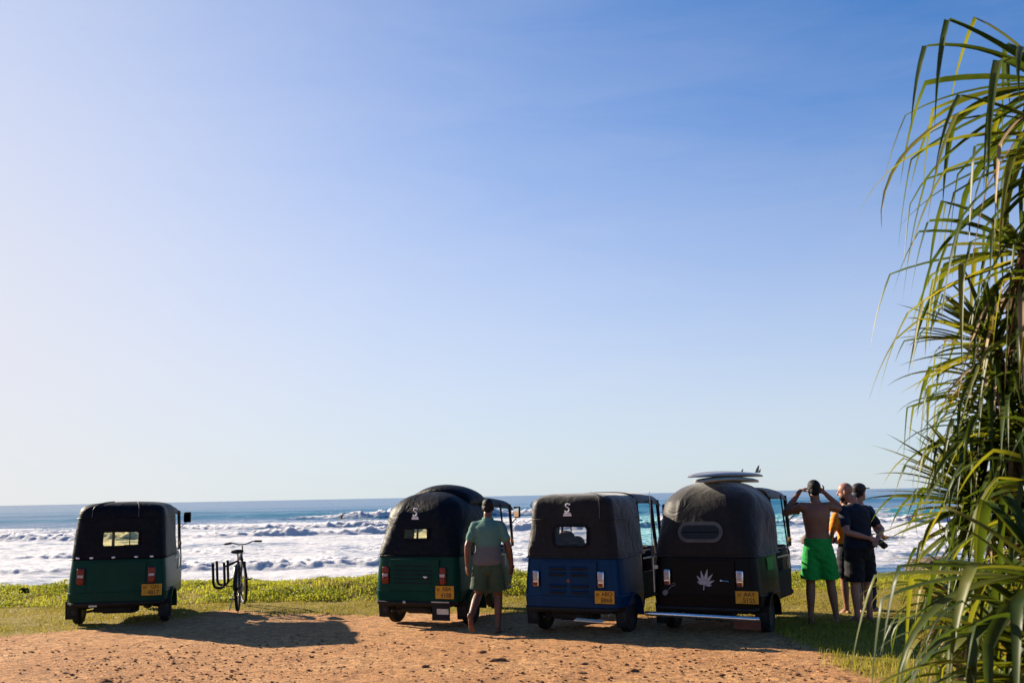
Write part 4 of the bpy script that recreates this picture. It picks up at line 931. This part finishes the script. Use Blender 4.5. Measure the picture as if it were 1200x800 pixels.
# ------------------------------------------------------------------ rocks at the reef, clods on the sand
def lump(name, rx, ry, rz_, seed, mat, rough=0.25, sub=3):
    bm = bmesh.new(); bmesh.ops.create_icosphere(bm, subdivisions=sub, radius=1)
    co = np.array([v.co[:] for v in bm.verts])
    d = 1+rough*fbm(co[:, 0]*1.5+seed, co[:, 1]*1.5+co[:, 2]*1.3+seed*2, 4, seed)+rough*.4*fbm(co[:, 0]*5+co[:, 2]*3, co[:, 1]*5+seed, 3, seed+5)
    for v, p, k in zip(bm.verts, co, d):
        z = p[2]*k; z = min(z, .62+.15*k*p[0]) if sub > 2 else z
        v.co = (p[0]*k*rx, p[1]*k*ry, max(z, -.35)*rz_)
    me = bpy.data.meshes.new(name); bm.to_mesh(me); bm.free(); me.materials.append(mat)
    me.polygons.foreach_set('use_smooth', np.full(len(me.polygons), sub > 2)); return me
rk = N('reef_rock'); rk.set(Base_Color=rk.ramp(rk.noise(1.2, 7), [(.3, (.05, .032, .022)), (.55, (.13, .075, .045)), (.8, (.20, .13, .085))]), Roughness=.7); rk.bump(rk.noise(3.5, 7), .9, .25)
rocks = [((19.6, 47.0, 1.5, 1.0, .42), 'low flat brown rock at the water edge, nearest the bald man'), ((24.4, 59.5, 1.7, 1.3, .70), 'largest reddish brown rock at the shoreline, standing clear of the foam'),
         ((21.8, 49.5, 1.9, 1.1, .45), 'broad wet brown rock seen through the pandanus leaves'), ((23.4, 45.2, 1.4, .9, .36), 'low dark rock at the grass edge behind the pandanus leaves'),
         ((26.8, 56.0, 1.5, .9, .40), 'brown rock far right at the shoreline behind the pandanus'), ((28.2, 95, 1.5, 1.0, .7), 'rounded dark rock in surf, left one by the shirtless man'),
         ((30.9, 94, 1.3, .9, .6), 'dark rock in surf between the shirtless and bald men')]
for k, ((x, y, a, b, c), lab) in enumerate(rocks):
    o = link('rock', lump('rock', a, b, c*1.5, 11+k*3, rk.m)); o.location = (x, y, -2.99); o.rotation_euler = (0, 0, random.uniform(-.4, .4))
    tag(o, lab, 'rock', 'rocks along the shore')
cl = N('dirt_clod'); cl.set(Base_Color=cl.ramp(cl.noise(14, 5), [(.3, (.15, .068, .032)), (.7, (.30, .15, .075))]), Roughness=.95, Specular_IOR_Level=.1); cl.bump(cl.noise(70, 4), .8, .02)
cmesh = [lump('dirt_clod', 1, .8, .75, 60+k, cl.m, .55, 2) for k in range(7)]
big = [((-.40, 11.3, .075), 'dark earth clod farthest back, midway between the camera and walking man'), ((-.22, 10.75, .11), 'wide flat dark clod just in front of the farthest one'),
       ((.62, 10.05, .07), 'pointed dark clod on bare sand before the blue rickshaw, left of two'), ((1.12, 10.0, .075), 'pointed dark clod on bare sand before the blue rickshaw, right of two'),
       ((-.95, 10.5, .07), 'elongated dark clod left of the clods before the walking man'), ((-4.0, 10.0, .10), 'big dark clod at lower left, at the middle of the crumbled patch'),
       ((-3.0, 9.65, .09), 'big dark clod at the bottom edge, right end of the crumbled patch'), ((-5.9, 10.8, .075), 'dark clod at far left below the boxy rickshaw'),
       ((.2, 9.55, .075), 'dark clod at the bottom edge near the picture centre'), ((1.9, 9.7, .06), 'small dark clod at the bottom edge below the black rickshaw')]
for k, ((x, y, s_), lab) in enumerate(big):
    o = link('dirt_clod', cmesh[k % 7]); o.location = (x, y, float(gz(x, y))); o.scale = (s_*.75, s_*.6, s_*.42); o.rotation_euler = (0, 0, random.uniform(0, 6))
    tag(o, lab, 'dirt clod', 'dirt clods scattered on the sand')
# wet reef shelf breaking the surface at the right of the shore
qx, qy = np.meshgrid(np.arange(13.5, 34, .22), np.arange(39, 64, .22)); edge_ = sstep(39, 43, qy)*sstep(64, 56, qy)*sstep(13.5, 17, qx)*sstep(34, 30, qx)
qz = -3.03+.36*fbm(qx*.35, qy*.5, 5, 131, .55)+.10*np.abs(fbm(qx*1.6, qy*2.2, 3, 133))-.5*(1-edge_)
ii = np.arange(qx.size).reshape(qx.shape); rs = N('wet_reef'); rs.set(Base_Color=rs.ramp(rs.noise(1.0, 7), [(.35, (.03, .022, .024)), (.6, (.085, .055, .042)), (.8, (.15, .095, .06))]), Roughness=.38); rs.bump(rs.noise(4, 6), .8, .15)
tag(link('reef_shelf', np_mesh('reef_shelf', np.stack([qx, qy, qz], -1).reshape(-1, 3), np.stack([ii[:-1, :-1], ii[:-1, 1:], ii[1:, 1:], ii[1:, :-1]], -1).reshape(-1, 4), rs.m)), 'wet brown reef shelf awash at the shoreline', kind='structure')
# gravel: thousands of small crumbs, one object
ico = bmesh.new(); bmesh.ops.create_icosphere(ico, subdivisions=1, radius=1); iv = np.array([v.co[:] for v in ico.verts]); itri = np.array([[v.index for v in f.verts] for f in ico.faces]); ico.free()
n = 110000; X = RNG.uniform(-9.5, 4.5, n); Y = 7.6+RNG.random(n)**1.4*6.5
den = np.clip(.12+1.3*np.clip(fbm(X*.55, Y*.8, 4, 91)+.12+np.where(X < -1.5, .12, -.05), 0, 1), 0, 1)*(1-grass_mask(X, Y))*sstep(14.2, 11.2, Y)
k_ = RNG.random(n) < den*.5; X, Y = X[k_], Y[k_]; n = len(X)
sz = .003+.016*RNG.random(n)**9; jit = 1+.35*RNG.standard_normal((n, 12, 3)); P_ = iv[None]*jit*np.stack([sz*1.25, sz*.9, sz*.62], -1)[:, None, :]
P_[:, :, 0] += X[:, None]; P_[:, :, 1] += Y[:, None]; P_[:, :, 2] += (gz(X, Y)+sz*.25)[:, None]
gr = link('gravel', np_mesh('gravel', P_.reshape(-1, 3), (itri[None]+12*np.arange(n)[:, None, None]).reshape(-1, 3), cl.m, False)); tag(gr, 'small crumbs of dry earth over the orange sand', kind='stuff')

# ------------------------------------------------------------------ grass and ground cover
def blades(X, Y, Z, L, Wd, lean, seed, name, mat, label):
    r = np.random.default_rng(seed); n = len(X); a = r.uniform(0, 2*np.pi, n); b = r.uniform(0, 2*np.pi, n); le = lean*r.random(n)
    dx, dy = np.cos(a)*Wd/2, np.sin(a)*Wd/2; hx, hy = np.cos(b)*le, np.sin(b)*le; up = np.sqrt(np.clip(1-le*le, .05, 1))
    p0 = np.stack([X-dx, Y-dy, Z-.006], -1); p1 = np.stack([X+dx, Y+dy, Z-.006], -1)
    mx, my, mz = X+hx*L*.4, Y+hy*L*.4, Z+up*L*.6
    p2 = np.stack([mx+dx*.7, my+dy*.7, mz], -1); p3 = np.stack([mx-dx*.7, my-dy*.7, mz], -1)
    tx, ty, tz_ = X+hx*L*1.05, Y+hy*L*1.05, Z+up*L*(.95-.35*le)
    p4 = np.stack([tx+dx*.08, ty+dy*.08, tz_], -1); p5 = np.stack([tx-dx*.08, ty-dy*.08, tz_], -1)
    v = np.stack([p0, p1, p2, p3, p4, p5], 1).reshape(-1, 3); o = 6*np.arange(n)[:, None]
    f = np.concatenate([o+np.array([[0, 1, 2, 3]]), o+np.array([[3, 2, 4, 5]])], 1).reshape(-1, 4)
    return tag(link(name, np_mesh(name, v, f, mat, True)), label, kind='stuff')
tm = leafmat('turf_blade', [(.25, (.13, .125, .014)), (.5, (.26, .215, .025)), (.72, (.38, .29, .05)), (.9, (.45, .32, .10))], .5, .9)
hm = leafmat('creeper_leaf', [(.25, (.11, .14, .012)), (.5, (.25, .265, .02)), (.75, (.39, .365, .035)), (.95, (.52, .40, .09))], .62, 1.3)
nm2 = leafmat('near_grass', [(.25, (.11, .14, .014)), (.55, (.25, .235, .022)), (.8, (.40, .31, .05))], .5, 1.1)
n = 215000; X = RNG.uniform(-10.5, 8.5, n); Y = RNG.uniform(11.0, 18.6, n); k_ = RNG.random(n) < grass_mask(X, Y)*np.clip(.45+.9*fbm(X*1.7, Y*1.7, 3, 55), .08, 1); X, Y = X[k_], Y[k_]
blades(X, Y, gz(X, Y), RNG.uniform(.015, .05, len(X)), RNG.uniform(.006, .012, len(X)), .9, 1, 'turf_grass', tm, 'short yellow green turf between the sand and the bank')
n = 70000; X = RNG.uniform(-11, 13, n); Y = RNG.uniform(17.4, 21.0, n); Hh = gz(X, Y); cl_ = fbm(X*1.1, Y*1.1, 4, 57)
k_ = RNG.random(n) < np.clip(.55+cl_*1.2, .1, 1); X, Y, Hh, cl_ = X[k_], Y[k_], Hh[k_], cl_[k_]
blades(X, Y, Hh, RNG.uniform(.025, .075, len(X))*(1+.9*cl_), RNG.uniform(.008, .02, len(X)), .95, 2, 'bank_grass', hm, 'tufts of grass on the bank above the surf')
# creeping leaves: small bent discs facing all ways, sitting at mixed heights over the bank
n = 160000; X = RNG.uniform(-11, 13, n); Y = RNG.uniform(17.4, 20.9, n); cl_ = fbm(X*1.4, Y*1.4, 4, 59); k_ = RNG.random(n) < np.clip(.4+cl_*1.5, .0, 1); X, Y, cl_ = X[k_], Y[k_], cl_[k_]; n = len(X)
Z0 = gz(X, Y)+RNG.random(n)*(.02+.15*np.clip(cl_+.25, 0, 1)); s_ = RNG.uniform(.009, .022, n); nv = RNG.standard_normal((n, 3))*.7+np.array([-.1, -.1, .8]); nv /= np.linalg.norm(nv, axis=1)[:, None]
t1_ = np.cross(nv, RNG.standard_normal((n, 3))); t1_ /= np.linalg.norm(t1_, axis=1)[:, None]; t2_ = np.cross(nv, t1_); C0 = np.stack([X, Y, Z0], -1)
q = [C0-t1_*s_[:, None]*1.2, C0-t2_*s_[:, None]*.8+nv*s_[:, None]*.25, C0+t1_*s_[:, None]*1.2, C0+t2_*s_[:, None]*.8+nv*s_[:, None]*.25]
v = np.stack(q, 1).reshape(-1, 3); o = 4*np.arange(n)[:, None]; f = np.concatenate([o+np.array([[0, 1, 2]]), o+np.array([[0, 2, 3]])], 1).reshape(-1, 3)
tag(link('ground_cover', np_mesh('ground_cover', v, f, hm, False)), 'leafy creeper over the bank above the surf', kind='stuff')
n = 60000; X = RNG.uniform(2.7, 9, n); Y = RNG.uniform(4.5, 13.5, n); k_ = RNG.random(n) < grass_mask(X, Y)*np.clip(.6+.8*fbm(X*1.5, Y*1.5, 3, 63), .1, 1); X, Y = X[k_], Y[k_]
blades(X, Y, gz(X, Y), RNG.uniform(.03, .10, len(X)), RNG.uniform(.005, .010, len(X)), .92, 3, 'near_grass', nm2, 'sunlit grass at the foot of the pandanus')

# ------------------------------------------------------------------ pandanus
TC = (2.0, 1.8, .6, 1)
LM = [leafmat('pandanus_leaf', [(.2, (.014, .028, .007)), (.45, (.038, .060, .012)), (.65, (.085, .105, .020)), (.85, (.16, .15, .035))], .42, 2.6, .42, TC),
      leafmat('yellowing_leaf', [(.2, (.05, .070, .012)), (.55, (.13, .135, .020)), (.85, (.26, .20, .05))], .50, 2.4, .45, TC),
      leafmat('dry_leaf', [(.2, (.12, .075, .04)), (.5, (.27, .19, .115)), (.8, (.42, .33, .22))], .2, 3.0, .6)]
BARK = simple('pandanus_bark', (.13, .10, .075), .9, 0, .35, 7, .8, 25)
pr = random.Random(23)
tree = empty('pandanus_tree', (2.95, 5.05, 0)); T0 = Vector(tree.location)
def leaf_geo(C, az, el, L, Wd, kink, drop, bend, tw, n=12):
    "keel-folded strap: arches out, snaps over at the kink and hangs"
    pts = []; p = Vector(C); e = el; ds = L/n; kk = max(2, int(kink*n))
    for k in range(n+1):
        pts.append(p.copy())
        if k == kk: e = min(e, -drop)
        elif k < kk: e -= bend/n*(0.5+1.6*k/n)
        else: e = e+(R(-86)-e)*.16
        a = az+tw*(k/n)**2
        p = p+Vector((math.cos(e)*math.sin(a), math.cos(e)*math.cos(a), math.sin(e)))*ds
    v = []; f = []
    for k, p in enumerate(pts):
        t = k/n; T = (pts[min(k+1, n)]-pts[max(k-1, 0)]).normalized(); sd = T.cross(Vector((0, 0, 1)))
        if sd.length < .15: sd = Vector((math.cos(az), -math.sin(az), 0))
        sd.normalize(); sd = Matrix.Rotation(tw*2.2*t, 3, T) @ sd; nn = sd.cross(T).normalized()
        w_ = Wd/2*min(1, .62+t*2.2)*max(.015, (1-t**2.2))*(1 if t < .5 else (1-(t-.5)*.7))
        v += [p-sd*w_+nn*w_*.35, p-nn*w_*.10, p+sd*w_+nn*w_*.35]
        if k: b = 3*(k-1); f += [(b, b+1, b+4, b+3), (b+1, b+2, b+5, b+4)]
    return v, f
# crowns: place, number of leaves, leaf length, width, axis tilt (towards -x), mix of yellow and dry
# style: d droops after a snap, s stiff and short, a arching
heads = [((2.90, 5.05, 3.84), 52, 1.18, .070, .35, .18, .12, 'd'), ((2.95, 4.95, 3.45), 56, 1.24, .068, .5, .25, .15, 'd'), ((2.80, 5.3, 2.98), 54, 1.02, .066, .45, .3, .35, 'd'), ((2.62, 5.4, 2.50), 56, .50, .054, .9, .15, .25, 's'),
         ((2.70, 5.45, 2.22), 76, .76, .054, .85, .15, .2, 'd'), ((2.64, 5.3, 1.93), 74, .66, .056, .9, .2, .2, 'a'), ((2.52, 5.5, 1.66), 76, .52, .050, .6, .3, .12, 's'), ((2.66, 4.75, 1.58), 76, .72, .064, .5, .18, .15, 'a'),
         ((2.16, 4.15, 1.34), 50, 1.0, .066, .6, .18, .08, 'd'), ((2.18, 4.05, .95), 70, .92, .062, .45, .2, .12, 'a'), ((2.70, 4.9, 1.12), 80, .66, .060, .45, .22, .2, 'a'), ((2.56, 5.9, 1.02), 76, .55, .048, .4, .3, .3, 'a'),
         ((2.90, 5.4, 2.1), 76, .75, .064, .3, .25, .3, 'a'), ((2.95, 5.3, 1.45), 80, .75, .064, .3, .3, .3, 'a'), ((2.30, 4.5, .74), 70, .70, .058, .4, .25, .15, 's'), ((3.0, 5.0, 2.6), 60, .85, .07, .3, .3, .35, 'd'),
         ((2.62, 5.2, .55), 60, .6, .056, .3, .45, .15, 's'), ((2.15, 4.3, .50), 56, .62, .05, .3, .5, .15, 's')]
leafs = []
for hi, (C, cnt, L0, W0, tilt, py_, pdry, sty) in enumerate(heads):
    C = Vector(C); ax = Matrix.Rotation(-tilt, 3, 'Y')
    cnt = int(cnt*1.4)
    for i in range(cnt):
        t = i/(cnt-1); az0 = i*R(122)+i*.06+pr.uniform(-.15, .15)
        el0 = R(82 if sty != 'd' else 58)-R({'d': 104, 'a': 118, 's': 100}[sty])*t**.8+pr.uniform(-.15, .15)
        d = ax @ Vector((math.cos(el0)*math.sin(az0), math.cos(el0)*math.cos(az0), math.sin(el0)))
        az = math.atan2(d.x, d.y); el = math.asin(max(-1, min(1, d.z)))
        L = L0*.93*(.62+.5*math.sin(math.pi*min(1, .25+t*.7)))*pr.uniform(.85, 1.15)
        m_ = 2 if (t > .55 and pr.random() < pdry*2.6) else (1 if pr.random() < py_ else 0)
        kink = (pr.uniform(.42, .72) if pr.random() < .9 else 1.2) if sty == 'd' else ((pr.uniform(.6, .85) if pr.random() < .6 else 1.2) if sty == 's' else (pr.uniform(.5, .8) if pr.random() < .45 else 1.2))
        v, f = leaf_geo(C+d*.04-T0+Vector((0, 0, -.16*t)), az, el, L, W0*(.80 if C.z > 1.7 else .98)*pr.uniform(.7, 1.15)*(.75 if m_ == 2 else 1), kink, R(pr.uniform(55, 80) if sty == 'd' else pr.uniform(35, 75)), pr.uniform(.5, 1.3) if sty == 'd' else (pr.uniform(.1, .5) if sty == 's' else pr.uniform(.9, 2.1)), pr.uniform(-.35, .35))
        vis = (C.x+d.x*.4)/(C.y+d.y*.4) < .53
        leafs.append((vis, pr.random(), v, f, m_))
leafs.sort(key=lambda q: (not q[0], q[1]))
rest = {0: MB(), 1: MB(), 2: MB()}
for k, (vis, r_, v, f, m_) in enumerate(leafs):
    if k < 300:
        me = bpy.data.meshes.new('leaf'); me.from_pydata(v, [], f); me.materials.append(LM[m_]); me.polygons.foreach_set('use_smooth', [True]*len(f)); link('leaf', me, tree)
    else: rest[m_].add(v, f)
allm = MB()
for m_ in rest: allm.mi = m_; allm.add(rest[m_].v, rest[m_].f)
fo = allm.build('foliage', LM, tree, 3.0); tag(fo, kind='stuff')
mb = MB(); mb.tube([(0, 0, -.1), (.02, -.02, .8), (-.03, .05, 1.7), (.06, .1, 2.6), (-.02, 0, 3.2), (-.08, 0, 3.62)], [.13, .11, .10, .085, .07, .05], 12); mb.build('trunk', BARK, tree)
starts = [(.03, 0, 3.0), (.03, 0, 2.7), (.06, .1, 2.3), (.05, .1, 2.0), (.0, .06, 1.5), (.0, .06, 1.4), (-.03, .05, 1.2), (0, 0, .9), (0, -.02, .75), (0, -.02, .5), (.0, 0, .5), (0, 0, .45), (-.02, .06, 1.6), (0, 0, .9), (0, 0, .4), (.03, 0, 2.2), (0, 0, .2), (0, 0, .2)]
for (C, *_), s_ in list(zip(heads, starts))[1:]:
    e = Vector(C)-T0; s0 = Vector(s_); m0 = s0.lerp(e, .55)+Vector((0, 0, -.10 if e.z > .6 else 0)); mb = MB(); mb.tube([s0, m0, e+Vector((0, 0, -.14 if e.z > .6 else -.05)), e], [.06, .052, .045, .03], 10); mb.build('branch', BARK, tree)
for k in range(9):
    a = k*.7+.2; mb = MB(); mb.tube([(.07*math.cos(a), .07*math.sin(a), .75+.05*(k % 3)), (.22*math.cos(a), .22*math.sin(a), .45), (.38*math.cos(a), .38*math.sin(a), -.12)], [.028, .03, .035], 8); mb.build('prop_root', BARK, tree)
tag(tree, 'pandanus tree with long drooping strap leaves along the right edge', 'tree')
# small shrub on the bank at far left
sh = empty('shrub', (-9.05, 18.75, float(gz(-9.05, 18.75))-.02)); v = []; f = []
for k in range(140):
    d = Vector((pr.gauss(0, 1), pr.gauss(0, 1), pr.uniform(.1, 1.4))).normalized(); c = d*pr.uniform(.03, .08); t_ = d.orthogonal().normalized()*.02; b = len(v); v += [c-t_, c+d*.05, c+t_, c-d*.02]; f.append((b, b+1, b+2, b+3))
mb = MB(); mb.add(v, f); mb.build('crown', simple('shrub_leaf', (.03, .05, .015), .6), sh, None); mb = MB(); mb.tube([(0, 0, -.05), (.01, 0, .1)], .012, 6); mb.build('stem', BARK, sh)
tag(sh, 'tiny dark shrub on top of the grassy bank left of the boxy rickshaw', 'shrub')
